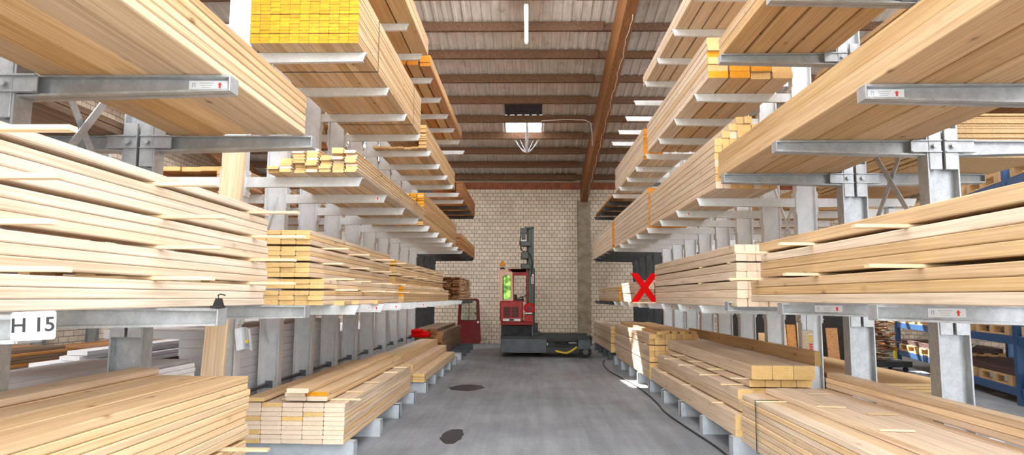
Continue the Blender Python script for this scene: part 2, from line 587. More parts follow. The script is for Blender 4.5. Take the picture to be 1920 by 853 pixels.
# torn film hanging under the roof light
fm = MB()
cx, cy, cz = -.06, 18.45, 5.62
for dx, top, sag in ((-.36, 6.02, .1), (.36, 6.02, .1), (-.2, 6.02, .05), (.2, 6.02, .06), (-.3, 5.98, .16), (.3, 5.99, .15)):
    pts = []
    for i in range(9):
        t = i / 8
        pts.append((cx + dx * (1 - t), cy + .05 * (1 - t), top + (cz - top) * t - sag * math.sin(PI * t) * .6))
    fm.tube(pts, [.006 + .012 * (i / 8) for i in range(9)], 'film', 6)
fm.tube([(cx, cy - .85, 6.36), (cx + .01, cy - .5, 6.2), (cx, cy - .1, 5.85), (cx, cy, cz)], [.02, .035, .05, .035], 'film', 8)
tag(fm.build('torn_film'), 'torn pale film hanging in strands below the bright roof light', 'plastic film')

# tube lamps along the aisle
def tube_lamp(y, label):
    t = thing('tube_lamp', label, 'ceiling lamp', (-.055, y, 6.45), 0, 'tube lamps over the aisle')
    mb = MB(); mb.box(-.035, .035, -.78, .78, .03, .075, 'white_enamel', .006); mb.build('housing', t)
    mb = MB(); mb.cyl((0, -.75, 0), 'y', .024, 1.5, 'tube_glow', 12); mb.build('tube', t)
    mb = MB()
    for s in (-.6, .6):
        mb.tube([(0, s, .075), (0, s, roof_z(y + s) - 6.45 + .1)], .004, 'dark_steel', 5)
    mb.build('hanger', t)
    return t
tube_lamp(11.62, 'glowing white tube lamp hanging lengthwise under the roof above the aisle')
tube_lamp(7.6, 'unseen tube lamp added for more light above the near part of the aisle')  # out of view, added to brighten the aisle

# ------------------------------------------------------------------ boards and piles
MESH = {}
def board_mesh(w, t, L, mat, end, prof):
    key = (round(w, 3), round(t, 3), round(L, 2), mat, end, prof)
    if key in MESH:
        return MESH[key]
    mb = MB()
    if prof == 'tg':      # tongue on one edge, groove bevel on the other
        h = t / 2
        pts = [(-w / 2, -h), (w / 2 - .012, -h), (w / 2 - .010, -h * .35), (w / 2, -h * .3), (w / 2, h * .3), (w / 2 - .010, h * .35), (w / 2 - .012, h), (-w / 2, h), (-w / 2 + .008, h * .3), (-w / 2 + .008, -h * .3)]
        mb.prism(pts, 'y', -L / 2, L / 2, mat, end)
    else:
        c = min(.0055, t * .14)
        x, z = w / 2, t / 2
        pts = [(-x + c, -z), (x - c, -z), (x, -z + c), (x, z - c), (x - c, z), (-x + c, z), (-x, z - c), (-x, -z + c)]
        mb.prism(pts, 'y', -L / 2, L / 2, mat, end)
    MESH[key] = mb.mesh('board')
    return MESH[key]

def board(name, w, t, L, mat, end, loc, label, cat, group, rz=0.0, prof='rect', ry=0.0, rx=0.0):
    o = link(name, board_mesh(w, t, L, mat, end, prof), None, loc)
    o.rotation_euler = (rx, ry, rz)
    return tag(o, label, cat, group)

def lath(x_in, x_out, y, z, h, label, group, wy=.045, rz=0.0):
    """thin spacer lying across the pile (along x), sticking out into the aisle"""
    L = abs(x_out - x_in)
    o = link('spacer_lath', board_mesh(wy, h, L, 'lath', 'lath', 'rect'), None, ((x_in + x_out) / 2, y, z + h / 2))
    o.rotation_euler = (0, 0, PI / 2 + rz)
    return tag(o, label, 'wooden lath', group)

def pile(side, xf, z0, y0, y1, w, t, cols, rows, mat, end, phrase, noun='board', name='pine_board', full=True,
         gap=.004, joints=None, jh=.02, laths=(), prot=(.2, .32), jy=.03, skip=None, prof='rect', gapx=None, setback=None,
         ends=None, rowgap=.0022, bottom=True, dims=None, far_jit=None, yaw=.0008):
    """boards lying along y on the arms; column 0 is the one beside the aisle"""
    joints = joints or []
    gapx = gap if gapx is None else gapx
    z = z0 + .001
    L0 = y1 - y0
    lens = [L0, L0 - .03, L0 + .02] if jy > .008 else [L0]
    grp = '%ss in the %s' % (noun, phrase)
    for r in range(rows):
        if r in joints:
            n = joints.index(r)
            for q, ly in enumerate(laths):
                xo = abs(xf) + cols * (w + gapx) - .02
                p = rng.uniform(*prot)
                sb = setback(r, 0) if setback else 0
                if ly < y0 + .05 or ly > y1 - .05: continue
                lath(side * (abs(xf) + sb - p), side * xo, ly + rng.uniform(-.05, .05), z, jh,
                     '%s lath up, %s from near end, in %s' % (ORD[n], ORD[q], phrase), 'laths in the %s' % phrase)
            z += jh + .001
        for c in range(cols):
            if skip and skip(r, c):
                continue
            if not full and c > 0 and not (bottom and r == 0) and r != rows - 1:
                continue
            sb = setback(r, c) if setback else 0
            x = side * (abs(xf) + sb + (c + .5) * w + c * gapx + rng.uniform(-.3, .3) * min(gapx, .006))
            L = rng.choice(lens)
            e = rng.choice(ends) if ends else end
            dy = rng.uniform(-jy, jy)
            m = mat if isinstance(mat, str) else rng.choice(mat)
            lab = ('%s %s up, %s from aisle, in %s' % (ORD[r], noun, ORD[c], phrase)) if cols > 1 else '%s %s up in %s' % (ORD[r], noun, phrase)
            board(name, w, t, L, m, e, (x, (y0 + y1) / 2 + dy, z + t / 2), lab, noun, grp, rng.uniform(-yaw, yaw), prof)
        z += t + rowgap
    return z

# ------------------------------------------------------------------ cantilever racks
def sticker_part(parent, x0, y, zc, sx=1, w=.16, h=.05):
    """white label on the web of an arm facing the open front"""
    mb = MB()
    mb.box(-w / 2, w / 2, -.002, 0, -h / 2, h / 2, 'white_paper')
    a = -w * .38
    for k in range(2):
        mb.box(a - .006 + k * .012, a - .003 + k * .012, -.003, -.002, -.01, .01, 'print_blue')
    mb.box(a - .008, a + .011, -.003, -.002, .009, .012, 'print_blue')
    for k, zz in enumerate((.012, 0, -.012)):
        mb.box(-w * .22 + k * .006, w * .14 - k * .008, -.003, -.002, zz - .0018, zz + .0018, 'print_grey')
    c = w * .3
    mb.prism([(c - .006, -.016), (c + .006, -.016), (c + .006, .002), (c + .013, .002), (c, .017), (c - .013, .002), (c - .006, .002)], 'y', -.0035, -.002, 'arrow_red')
    return mb.build('sticker', parent, (x0, y, zc))

def far_arm_mesh(side, xc, xt, mat):
    """folded channel arm with a slanted tip; web towards the open front. local origin: column flange, arm top"""
    mb = MB()
    L = abs(xt) - abs(xc)
    s = side
    d, wy = .088, .07
    a, e = 0.0, (abs(xt) - abs(xc))          # e is negative for aisle arms: towards the aisle
    sgn = 1 if e > 0 else -1
    X = lambda v: s * v
    tip_top, tip_bot = e, e - sgn * .035
    mb.prism([(X(a), 0), (X(tip_top), 0), (X(tip_bot), -d), (X(a), -d - .012)], 'y', -wy / 2, -wy / 2 + .006, mat)
    mb.prism([(X(a), -.006), (X(tip_top), -.006), (X(tip_top), 0), (X(a), 0)], 'y', -wy / 2 + .006, wy / 2, mat)
    mb.prism([(X(a), -d - .012), (X(tip_bot), -d), (X(tip_bot), -d + .006), (X(a), -d - .006)], 'y', -wy / 2 + .006, wy / 2 - .02, mat)
    # end bracket on the flange
    b0, b1 = sorted((X(a), X(a + sgn * .014)))
    mb.box(b0, b1, -.062, .062, -.19, .075, mat, .003)
    for zz in (-.15, .045):
        for yy in (-.042, .042):
            c0 = X(a + sgn * .014)
            mb.cyl((c0, yy, zz), 'x', .010, s * sgn * .012, mat, 8)
    return mb.mesh('arm')

def near_arm_mesh(side, xc, xt, mat):
    """welded I profile arm, deeper at its root, closed by a plate at the tip"""
    mb = MB()
    e = abs(xt) - abs(xc)
    sgn = 1 if e > 0 else -1
    X = lambda v: side * v
    d0, d1, wy = .118, .088, .105
    root = -sgn * .105           # the root laps over the column web
    mb.prism([(X(root), 0), (X(e), 0), (X(e), -d1), (X(0), -d0), (X(root), -d0 + .02)], 'y', -.005, .005, mat)
    mb.prism([(X(0), -.008), (X(e), -.013), (X(e), 0), (X(0), 0)], 'y', -wy / 2, wy / 2, mat)
    mb.prism([(X(0), -d0), (X(e), -d1), (X(e), -d1 + .013), (X(0), -d0 + .013)], 'y', -wy / 2, wy / 2, mat)
    b0, b1 = sorted((X(e), X(e + sgn * .008)))
    mb.box(b0, b1, -wy / 2, wy / 2, -d1, 0, mat, .002)
    # lapping channel on the near side of the column web
    r0, r1 = sorted((X(root), X(sgn * .12)))
    mb.box(r0, r1, -.068, -.060, -.095, -.01, mat)
    mb.box(r0, r1, -.092, -.060, -.012, -.004, mat)
    mb.box(r0, r1, -.092, -.060, -.101, -.093, mat)
    # saddle plates on the column
    s0, s1 = sorted((X(-sgn * .108), X(-sgn * .012)))
    mb.box(s0, s1, -.074, -.052, -.235, .09, mat, .003)
    mb.cyl((X(-sgn * .05), -.068, -.052), 'y', .012, -.03, mat, 10)
    mb.cyl((X(-sgn * .05), -.098, -.052), 'y', .02, -.004, mat, 12)
    return mb.mesh('arm')

def base_mesh(side, xc, xt, mat, h=.172, wy=.13):
    mb = MB()
    e = abs(xt) - abs(xc)
    sgn = 1 if e > 0 else -1
    X = lambda v: side * v
    a0, a1 = sorted((X(0), X(e)))
    mb.box(a0, a1, -.005, .005, .012, h - .01, mat)
    mb.box(a0, a1, -wy / 2, wy / 2, h - .01, h, mat)
    mb.box(a0, a1, -wy / 2, wy / 2, .0, .012, mat)
    p0, p1 = sorted((X(e - sgn * .008), X(e)))
    mb.box(p0, p1, -wy / 2, wy / 2, .0, h, mat)
    # front closing plate
    mb.box(a0, a1, -wy / 2, -wy / 2 + .006, .008, h, mat)
    mb.cyl((X(e - sgn * .06), -wy / 2, .014), 'y', .014, -.006, mat, 10)
    return mb.mesh('base_arm')

def column_mesh(side, xc, top, mat, wx=.222, fy=.115):
    mb = MB()
    X = lambda v: side * v
    for v in (0, wx - .012):
        a0, a1 = sorted((X(v), X(v + .012)))
        mb.box(a0, a1, -fy / 2, fy / 2, 0, top, mat)
    a0, a1 = sorted((X(.012), X(wx - .012)))
    mb.box(a0, a1, -.005, .005, 0, top, mat)
    a0, a1 = sorted((X(-.05), X(wx + .05)))
    return mb.mesh('column')

def rack(label, side, xc, tip, ys, levels, mat, bmat, near, top, rear_levels=None, stickers=(), struts=None, braces=(), rear_tip=None, rear_from=0):
    t = thing('cantilever_rack', label, 'rack', (side * xc, ys[0], 0), 0, 'steel cantilever racks')
    wx = .24 if near else .222
    cm = column_mesh(side, xc, top, mat, wx, .13 if near else .115)
    am = (near_arm_mesh if near else far_arm_mesh)(side, xc, tip, mat)
    bmsh = base_mesh(side, xc, tip, bmat, .19 if side > 0 else .172)
    rt = rear_tip or xc + wx + 1.15
    rm = (near_arm_mesh if near else far_arm_mesh)(side, xc + wx, rt, mat)
    rb = base_mesh(side, xc + wx, rt, bmat, .19 if side > 0 else .172)
    for i, y in enumerate(ys):
        dy = y - ys[0]
        link('column', cm, t, (0, dy, 0))
        link('base_arm', bmsh, t, (0, dy, 0))
        link('base_arm', rb, t, (side * wx, dy, 0))
        for l, z in enumerate(levels):
            a = link('arm', am, t, (0, dy, z))
            for (fi, li, sx) in stickers:
                if fi == i and li == l:
                    yy = -.048 if not near else -.006
                    sticker_part(a, side * (-(xc - tip) + sx), yy + .012 if not near else yy, -.044, w=.21 if near else .13, h=.05 if near else .045)
        for l, z in enumerate(rear_levels if rear_levels is not None else levels):
            if i >= rear_from:
                link('rear_arm', rm, t, (side * wx, dy, z))
    if struts:
        for i in range(len(ys) - 1):
            d0, d1 = ys[i] - ys[0], ys[i + 1] - ys[0]
            mb = MB()
            xx = side * wx * .5
            mb.box(xx - .022, xx + .022, d0 + .006, d1 - .02, struts, struts + .006, 'dark_steel')
            mb.box(xx - .022, xx - .016, d0 + .006, d1 - .02, struts - .04, struts, 'dark_steel')
            mb.box(xx - .04, xx + .04, d1 - .02, d1 - .006, struts - .05, struts + .025, 'dark_steel')
            mb.build('strut', t)
    for (i, za, zb) in braces:
        d0, d1 = ys[i] - ys[0] + .01, ys[i + 1] - ys[0] - .01
        for q, (p, r) in enumerate(((za, zb), (zb, za))):
            xx = side * wx * (.5 + (.06 if q else -.06))
            mb = MB(); mb.bar((xx, d0, p), (xx, d1, r), .055, .008, mat, (1, 0, 0))
            mb.build('brace', t)
    return t

S = 1.0856
LY = [6.221 + S * k for k in range(10)]
RY = [7.6255 + S * k for k in range(8)]
LV = [1.419, 2.640, 3.878, 5.110]
RV = [1.423, 2.656, 3.900, 5.147]
rack('steel rack on the H 15 side, pale arms with slanted tips, midway to brick wall', -1, 2.736, 1.594, LY, LV, 'zinc', 'base_grey', False, 5.6,
     stickers=((1, 0, .12), (2, 0, .12), (4, 0, .12), (1, 1, .14), (6, 1, .14)), struts=.55, braces=((0, 1.0, 2.6), (6, .6, 2.1)))
rack('steel rack carrying the red X, pale arms with slanted tips', 1, 3.086, 1.944, RY, RV, 'zinc', 'base_grey', False, 5.6,
     stickers=((1, 0, .12), (2, 0, .12), (1, 1, .13), (4, 2, .13), (4, 0, .12)), struts=.55, braces=((0, 1.7, 3.2),))
LN = [2.08, 3.40, 4.72]
RN = [2.40, 3.78, 5.15, 6.53]
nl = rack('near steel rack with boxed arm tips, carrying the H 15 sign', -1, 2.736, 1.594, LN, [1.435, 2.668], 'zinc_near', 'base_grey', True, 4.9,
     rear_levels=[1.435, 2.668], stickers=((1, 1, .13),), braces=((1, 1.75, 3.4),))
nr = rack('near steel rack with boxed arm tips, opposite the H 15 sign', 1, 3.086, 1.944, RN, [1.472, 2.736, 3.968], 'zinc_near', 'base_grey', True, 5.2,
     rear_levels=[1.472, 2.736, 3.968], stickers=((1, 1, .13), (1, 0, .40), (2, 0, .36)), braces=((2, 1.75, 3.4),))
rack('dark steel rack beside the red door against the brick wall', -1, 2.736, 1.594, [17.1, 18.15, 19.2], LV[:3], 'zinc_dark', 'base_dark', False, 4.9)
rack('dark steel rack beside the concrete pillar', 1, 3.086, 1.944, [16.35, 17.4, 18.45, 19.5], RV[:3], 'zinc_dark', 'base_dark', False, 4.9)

# ------------------------------------------------------------------ piles, H 15 side
LFA = 1.62
# floor tier, near rack
zA = pile(-1, 1.90, .172, .9, 4.52, .20, .043, 4, 17, ['pine', 'pine', 'spruce'], 'end_tan', 'floor pile of the near H 15 rack', full=False, bottom=False, jy=.025, laths=(4.2,), joints=[8], jh=.018)
board('pine_board', .2, .04, 3.9, 'pale', 'end_pale', (-2.62, 2.6, zA + .0205), 'loose board on top of floor pile of the near H 15 rack, beside columns', 'board', 'boards in the floor pile of the near H 15 rack', .012)
# floor tier, five columns wide with white sawn ends
zt = pile(-1, 1.665, .172, 6.07, 9.45, .188, .0382, 5, 9, ['pale', 'pine'], 'end_pale', 'five-wide floor pile with pale ends', name='sawn_board', jy=.007, ends=['end_pale'] * 5 + ['end_tan'],
     joints=[9], gap=.003)
for q, (ly, lx) in enumerate(((6.25, 1.56), (6.75, 1.66), (7.5, 1.66), (8.5, 1.66), (9.1, 1.65))):
    lath(-lx, -2.3, ly, zt, .012, '%s lath from the near end, on top of the pale-ended five-wide floor pile' % ORD[q], 'laths on the five-wide floor pile', .05)
zt += .014
board('pine_board', .19, .04, 3.55, 'pine', 'end_pale', (-1.925, 7.86, zt + .02), 'lower aisle-side board on top of the pale-ended five-wide pile', 'board', 'boards laid on top of the five-wide floor pile')
board('pine_board', .19, .04, 3.5, 'pale', 'end_pale', (-2.121, 7.84, zt + .02), 'lower board beside the columns on top of pale-ended five-wide pile', 'board', 'boards laid on top of the five-wide floor pile')
board('pine_board', .19, .038, 3.5, 'pine', 'end_yellow', (-1.932, 7.86, zt + .06), 'yellow-ended upper board on top of the pale-ended five-wide pile', 'board', 'boards laid on top of the five-wide floor pile')
board('pine_board', .185, .036, 3.9, 'spruce', 'end_pale', (-2.125, 8.02, zt + .059), 'second board up at column side on top of pale-ended five-wide pile', 'board', 'boards laid on top of the five-wide floor pile')
board('pine_board', .2, .042, 3.9, 'spruce', 'end_pale', (-2.085, 7.95, zt + .102), 'topmost loose board with dark knot end on pale-ended five-wide pile', 'board', 'boards laid on top of the five-wide floor pile', .004)
board('pine_board', .17, .036, 3.6, 'spruce', 'end_tan', (-2.47, 7.82, zt + .018), 'outer loose board nearest the columns on pale-ended five-wide pile', 'board', 'boards laid on top of the five-wide floor pile')
# stepped pile
def step_skip(r, c): return r >= (3, 6, 9, 9)[c]
pile(-1, 1.62, .172, 10.45, 14.72, .19, .043, 4, 9, ['pine', 'pale'], 'end_tan', 'stepped floor pile beyond the pale-ended pile', name='sawn_board', skip=step_skip, jy=.06)
# weathered timbers by the door
pile(-1, 2.0, .172, 15.6, 19.6, .17, .07, 4, 8, ['weathered'], 'end_brown', 'weathered brown floor pile near the red door', 'timber', 'weathered_timber', jy=.25, skip=lambda r, c: (r > 6 and c < 1))
rc = MB()
rc.box(-.20, .20, -.18, .18, 0, .09, 'bright_red', .02)
rc.box(-.20, .02, -.18, .18, .09, .17, 'bright_red', .02)
rc.box(.05, .16, -.15, .15, .09, .13, 'bright_red', .015)
rc.cyl((-.1, 0, .165), 'z', .05, .02, 'bright_red', 12)
tag(rc.build('red_canister', None, (-2.42, 14.95, .603)), 'bright red plastic part lying on wood in front of weathered timbers', 'canister')

# second tier (arms beside the H 15 sign)
pile(-1, 1.90, 1.436, 1.0, 4.72, .16, .0445, 5, 13, ['whitewood', 'whitewood', 'pale'], 'end_pale', 'whitish pile above the H 15 sign', name='whitewood_board', full=False, bottom=False,
     joints=[3, 6, 9, 12], jh=.019, laths=(2.18, 3.32, 4.45), prot=(.28, .36), jy=.03)
def f_set(r, c): return 0 if r < 5 else .135
pile(-1, 1.845, 1.42, 5.9, 9.35, .132, .0415, 4, 14, ['pale', 'pine'], 'end_tan', 'tan-ended battened pile beyond the H 15 pile', name='planed_board', joints=[3, 5, 8, 11], jh=.016,
     laths=(6.35, 7.3, 8.3, 9.1), prot=(.17, .3), setback=f_set, yaw=.0002, jy=.012, skip=lambda r, c: r > 12 and c == 3)
# loose offcuts on the arm in front of it
for q, (x, y, rz, ry) in enumerate(((-1.72, 6.1, .12, .0), (-1.71, 6.75, -.1, 0), (-1.70, 7.4, .06, 0))):
    board('pine_offcut', .09, .04, .45, 'pine', 'end_tan', (x, y, 1.442), '%s loose offcut on the arm beside tan-ended battened pile' % ORD[q], 'offcut', 'offcuts on the slanted arms', rz)
pile(-1, 1.845, 1.42, 9.75, 15.2, .132, .0415, 4, 13, ['pine', 'spruce'], 'end_yellow', 'yellow-ended battened pile before splayed brown boards', name='planed_board', joints=[3, 5, 8, 11], jh=.016,
     laths=(10.3, 11.4, 12.6, 13.8), prot=(.17, .3), setback=lambda r, c: 0 if r < 5 else .13, yaw=.0002, jy=.012, ends=['end_yellow', 'end_tan', 'end_tan'])
# splayed brown boards
for r in range(15):
    for c in range(4):
        x = -1.78 - c * .18 - rng.uniform(-.006, .006)
        board('larch_board', .15, .022, 3.4, 'larch', 'end_brown', (x, 17.75 + rng.uniform(-.25, .25), 1.435 + .038 * r + .012),
              '%s board up, %s from aisle, in splayed brown pile above the red door' % (ORD[r], ORD[c]), 'board', 'splayed brown boards', rng.uniform(-.006, .006))
for r in range(0, 14):
    for q in range(3):
        lath(-1.58 - rng.uniform(0, .1), -2.4, 16.6 + q * 1.1 + rng.uniform(-.1, .1), 1.435 + .038 * r + .0235, .014,
             '%s lath up, %s from the front, in splayed brown pile' % (ORD[r], ORD[q]), 'laths in the splayed brown pile', .03)

# third tier
pile(-1, 1.63, 2.669, .9, 4.66, .196, .046, 5, 6, ['spruce', 'pine'], 'end_tan', 'wide pile hanging over the H 15 pile', full=False, jy=.02, gap=.003)
def j_skip(r, c): return c < (0, 0, 0, 0, 1, 1, 2, 2)[r] - 0 and False or c > (6, 6, 5, 5, 5, 4, 4, 3)[r]
pile(-1, 1.585, 2.641, 5.95, 9.9, .118, .0265, 7, 8, ['pine', 'pale'], 'end_tan', 'grooved-board pile, third tier, nearest slanted arms', 'board', 'grooved_board', jy=.05, skip=lambda r, c: c > (6, 6, 5, 5, 5, 4, 4, 3)[r] or (r > 6 and c < 1) or (r > 5 and c == 2), prof='tg', ends=['end_tan', 'end_tan', 'end_pale'])
pile(-1, 1.67, 2.641, 10.4, 15.1, .118, .0265, 7, 18, ['pine', 'spruce'], 'end_yellow', 'tall yellow-ended grooved pile, third tier', 'board', 'grooved_board', jy=.05, prof='tg', skip=lambda r, c: c > 6 - r // 6, ends=['end_yellow', 'end_tan'], yaw=.0004)
pile(-1, 1.60, 2.641, 15.55, 19.5, .15, .026, 6, 12, ['larch', 'spruce'], 'end_brown', 'reddish pile, third tier, by wall', name='larch_plank', full=False, jy=.03, rowgap=.004)
# fourth tier
pile(-1, 1.615, 3.88, 5.95, 9.55, .0925, .0285, 11, 18, ['pine', 'pine', 'spruce'], 'end_yellow', 'big yellow-ended pile, fourth tier', 'batten', 'pine_batten', joints=[3, 9, 15], jh=.006, jy=.004, gapx=.002, yaw=.0)
pile(-1, 1.655, 3.88, 10.35, 14.5, .12, .03, 7, 12, ['pine', 'spruce'], 'end_tan', 'tan-ended pile behind big yellow-ended pile', name='long_board', full=False, jy=.04)
for r in range(12):    # the near ends show in rows
    pass
pile(-1, 1.60, 3.88, 15.6, 19.3, .15, .024, 6, 13, ['larch'], 'end_brown', 'slatted reddish pile, fourth tier, by wall', name='larch_plank', jy=.03, rowgap=.007, full=False)
# fifth tier
pile(-1, 1.52, 5.112, 5.6, 9.55, .235, .12, 4, 2, ['spruce', 'pine'], 'end_tan', 'two-layer beam pile, top tier, H 15 side', 'beam', 'pine_beam', gapx=.02, jy=.02)
pile(-1, 1.55, 5.112, 9.95, 14.85, .17, .055, 6, 3, ['spruce', 'larch'], 'end_orange', 'orange-ended plank pile, top tier, H 15 side', 'plank', 'pine_plank', gapx=.022, jy=.03)

# leaning plank
lp = link('leaning_plank', board_mesh(.205, .05, 3.0, 'pine', 'end_tan', 'rect'), None, (-2.845, 6.035, 1.46))
lp.rotation_euler = (PI / 2 - .012, 0, .0)
lp.rotation_euler = (PI / 2, .05, 0)
tag(lp, 'long upright pine plank leaning beside the column behind H 15 pile', 'plank')

# ------------------------------------------------------------------ piles, red X side
# floor tier near: stepped pile of long beams
hts = [9, 9, 10, 10, 10, 10, 10, 13]
def a_skip(r, c): return r >= hts[c]
pile(1, 1.97, .19, .9, 6.30, .112, .0465, 8, 13, ['pale', 'pale', 'pine'], 'end_pale', 'stepped floor pile opposite the H 15 rack', 'beam', 'long_beam', skip=lambda r, c: r >= hts[c] or (r < hts[c] - 3 and c > 0), jy=.05, setback=lambda r, c: 0)
# top boards on the stepped pile
for q, (y, xa, xb, hr) in enumerate(((5.75, 1.93, 2.19, 9), (5.2, 2.21, 2.42, 10), (4.3, 2.21, 2.42, 10), (3.6, 2.21, 2.42, 10), (3.2, 2.435, 2.74, 10), (4.9, 2.435, 2.65, 10), (5.9, 2.435, 2.62, 10))):
    lath(xa, xb, y, .1915 + hr * .0487, .009, '%s thin white lath on the stepped floor pile opposite the H 15 rack' % ORD[q], 'laths on the stepped floor pile', .03, rng.uniform(-.1, .1))
# floor tier, red X rack: thick beams with spacers
G = 'beam in the thick-beam floor pile of red X rack'
def tb_(w, h, x, z, y0, y1, lab, mat='pale', end='end_tan'):
    return board('pine_beam', w, h, y1 - y0, mat, end, (x, (y0 + y1) / 2, z + h / 2), lab, 'beam', 'thick beams on the red X floor arms')
z = .191
for k, x in enumerate((2.085, 2.30, 2.515, 2.73)):
    tb_(.205, .205, x, z, 6.5, 10.85, 'lowest thick beam, %s from aisle, floor tier of red X rack' % ORD[k])
z += .207
for q, y in enumerate((7.2, 8.6, 10.0)):
    lath(1.95, 2.8, y, z, .014, '%s lath from the front above the lowest thick beams' % ORD[q], 'laths between thick beams', .04)
z += .015
for k, x in enumerate((2.135, 2.29, 2.445, 2.60, 2.755)):
    tb_(.148, .10, x, z, 6.75 if k else 6.6, 10.7, 'second-layer beam, %s from aisle, floor tier of red X rack' % ORD[k])
z += .102
for k, x in enumerate((2.135, 2.29, 2.445, 2.60, 2.755)):
    tb_(.148, .10, x, z, 6.75 if k else 6.65, 10.7, 'third-layer beam, %s from aisle, floor tier of red X rack' % ORD[k])
z += .102
for q, y in enumerate((6.95, 7.8, 8.9, 9.8)):
    lath(1.98, 2.8, y, z, .014, '%s lath from the front under the top thick beams' % ORD[q], 'laths under the top thick beams', .04)
z += .015
for k, x in enumerate((2.27, 2.425, 2.58, 2.735)):
    tb_(.148, .07, x, z, 6.7, 10.55, 'fourth-layer beam, %s from aisle, floor tier of red X rack' % ORD[k])
z += .072
for q, y in enumerate((6.75, 7.6, 8.5, 9.4)):
    lath(2.02, 2.8, y, z, .012, '%s upper lath from the front under topmost beams' % ORD[q], 'upper laths under the top beams', .035)
z += .013
for k, x in enumerate((2.285, 2.49, 2.695)):
    tb_(.2, .135, x, z, 6.6, 10.5, 'topmost thick beam, %s from aisle, floor tier of red X rack' % ORD[k], 'pale', 'end_tan')
tb_(.06, .15, 2.98, .815, 6.95, 12.3, 'long board on edge beside the columns behind topmost thick beams', 'spruce', 'end_tan')
# floor tier, tan-ended
pile(1, 1.98, .19, 10.95, 15.15, .085, .085, 9, 8, ['pale'], 'end_tan', 'tan-ended floor pile lit by the roof light', 'beam', 'pine_beam', joints=[3, 6], jh=.014, laths=(11.3, 12.6, 13.8), prot=(.0, .03), jy=.03)
for k in range(7):
    board('pine_beam', .085, .05, 4.3 - .2 * (k % 3), 'spruce', 'end_tan', (2.13 + .1 * k, 13.0 + .08 * (k % 4), .19 + 8 * .0862 + .03 + .027), '%s loose board from aisle on top of tan-ended floor pile' % ORD[k], 'board', 'loose boards on the tan-ended floor pile')
pile(1, 2.0, .19, 16.15, 20.4, .1, .052, 3, 11, ['pale'], 'end_tan', 'floor pile beside the concrete pillar', 'board', joints=[4, 8], jh=.01, jy=.05)
# second tier near
pile(1, 1.965, 1.474, 1.2, 5.86, .17, .0595, 4, 3, ['spruce', 'pale'], 'end_pale', 'lowest bundle, second tier opposite the H 15 sign', 'beam', 'spruce_beam', jy=.02)
z = 1.474 + 3 * .0607 + .002
for q, (y, p) in enumerate(((3.35, .27), (4.55, .22), (5.7, .25))):
    lath(1.965 - p, 2.6, y, z, .019, '%s lower lath from the front in pile opposite the H 15 sign' % ORD[q], 'lower laths opposite the H 15 sign', .05, rng.uniform(-.03, .03))
pile(1, 1.965, z + .02, 1.2, 5.62, .17, .0625, 4, 3, ['spruce', 'pale'], 'end_pale', 'middle bundle, second tier opposite the H 15 sign', 'beam', 'spruce_beam', jy=.02)
z += .02 + 3 * .0637 + .002
for q, (y, p) in enumerate(((3.45, .27), (4.6, .22), (5.5, .25))):
    lath(1.965 - p, 2.6, y, z, .019, '%s upper lath from the front in pile opposite the H 15 sign' % ORD[q], 'upper laths opposite the H 15 sign', .05, rng.uniform(-.03, .03))
pile(1, 1.965, z + .02, 1.2, 5.62, .17, .078, 4, 1, ['spruce'], 'end_pale', 'top layer, second tier opposite the H 15 sign', 'beam', 'spruce_beam', jy=.02)
# second tier, red X rack
pile(1, 1.975, 1.425, 6.32, 10.35, .098, .079, 7, 7, ['pale'], 'end_pale', 'square-beam pile next to the red X', 'beam', 'pine_beam', joints=[3, 5], jh=.012, laths=(6.5, 7.6), prot=(.0, .02), jy=.02,
     skip=lambda r, c: r == 6 and c > 5, gap=.002)
pile(1, 1.985, 1.425, 11.0, 14.2, .1, .05, 6, 7, ['pale'], 'end_pale', 'pale pile behind the red X', 'board', joints=[3], jh=.014, laths=(12.0, 13.5), prot=(.03, .06), jy=.03, full=False)
pile(1, 1.985, 1.425, 14.5, 18.6, .11, .055, 5, 6, ['pale', 'spruce'], 'end_yellow', 'tan-ended pile beyond the red X', 'board', joints=[4], jh=.014, laths=(15.2, 16.4, 17.8), prot=(.05, .12), jy=.03)
# red X
xm = MB()
for sgn in (1, -1):
    w_ = .115
    mbp = [(-sgn * .165 - w_ / 2, 0), (-sgn * .165 + w_ / 2, 0), (sgn * .165 + w_ / 2, .46), (sgn * .165 - w_ / 2, .46)]
    xm.prism(mbp, 'y', -.014 - .0005 * sgn, .014 + .0005 * sgn, 'bright_red')
tag(xm.build('red_cross_sign', None, (1.86, 10.62, 1.44)), 'big red X standing at arm tips beside the square-beam pile', 'sign')
sb = MB(); sb.box(-.2, .2, -.05, .05, 0, .018, 'lath'); tag(sb.build('support_board', None, (1.86, 10.62, 1.4215)), 'short pale board under the big red X', 'board')

# third tier near: huge beams
pile(1, 1.96, 2.737, .9, 6.75, .262, .132, 4, 2, ['spruce'], 'end_tan', 'huge-beam pile, third tier opposite the H 15 sign', 'beam', 'spruce_beam', full=False, gapx=.012, jy=.02, setback=lambda r, c: (0, .012)[r])
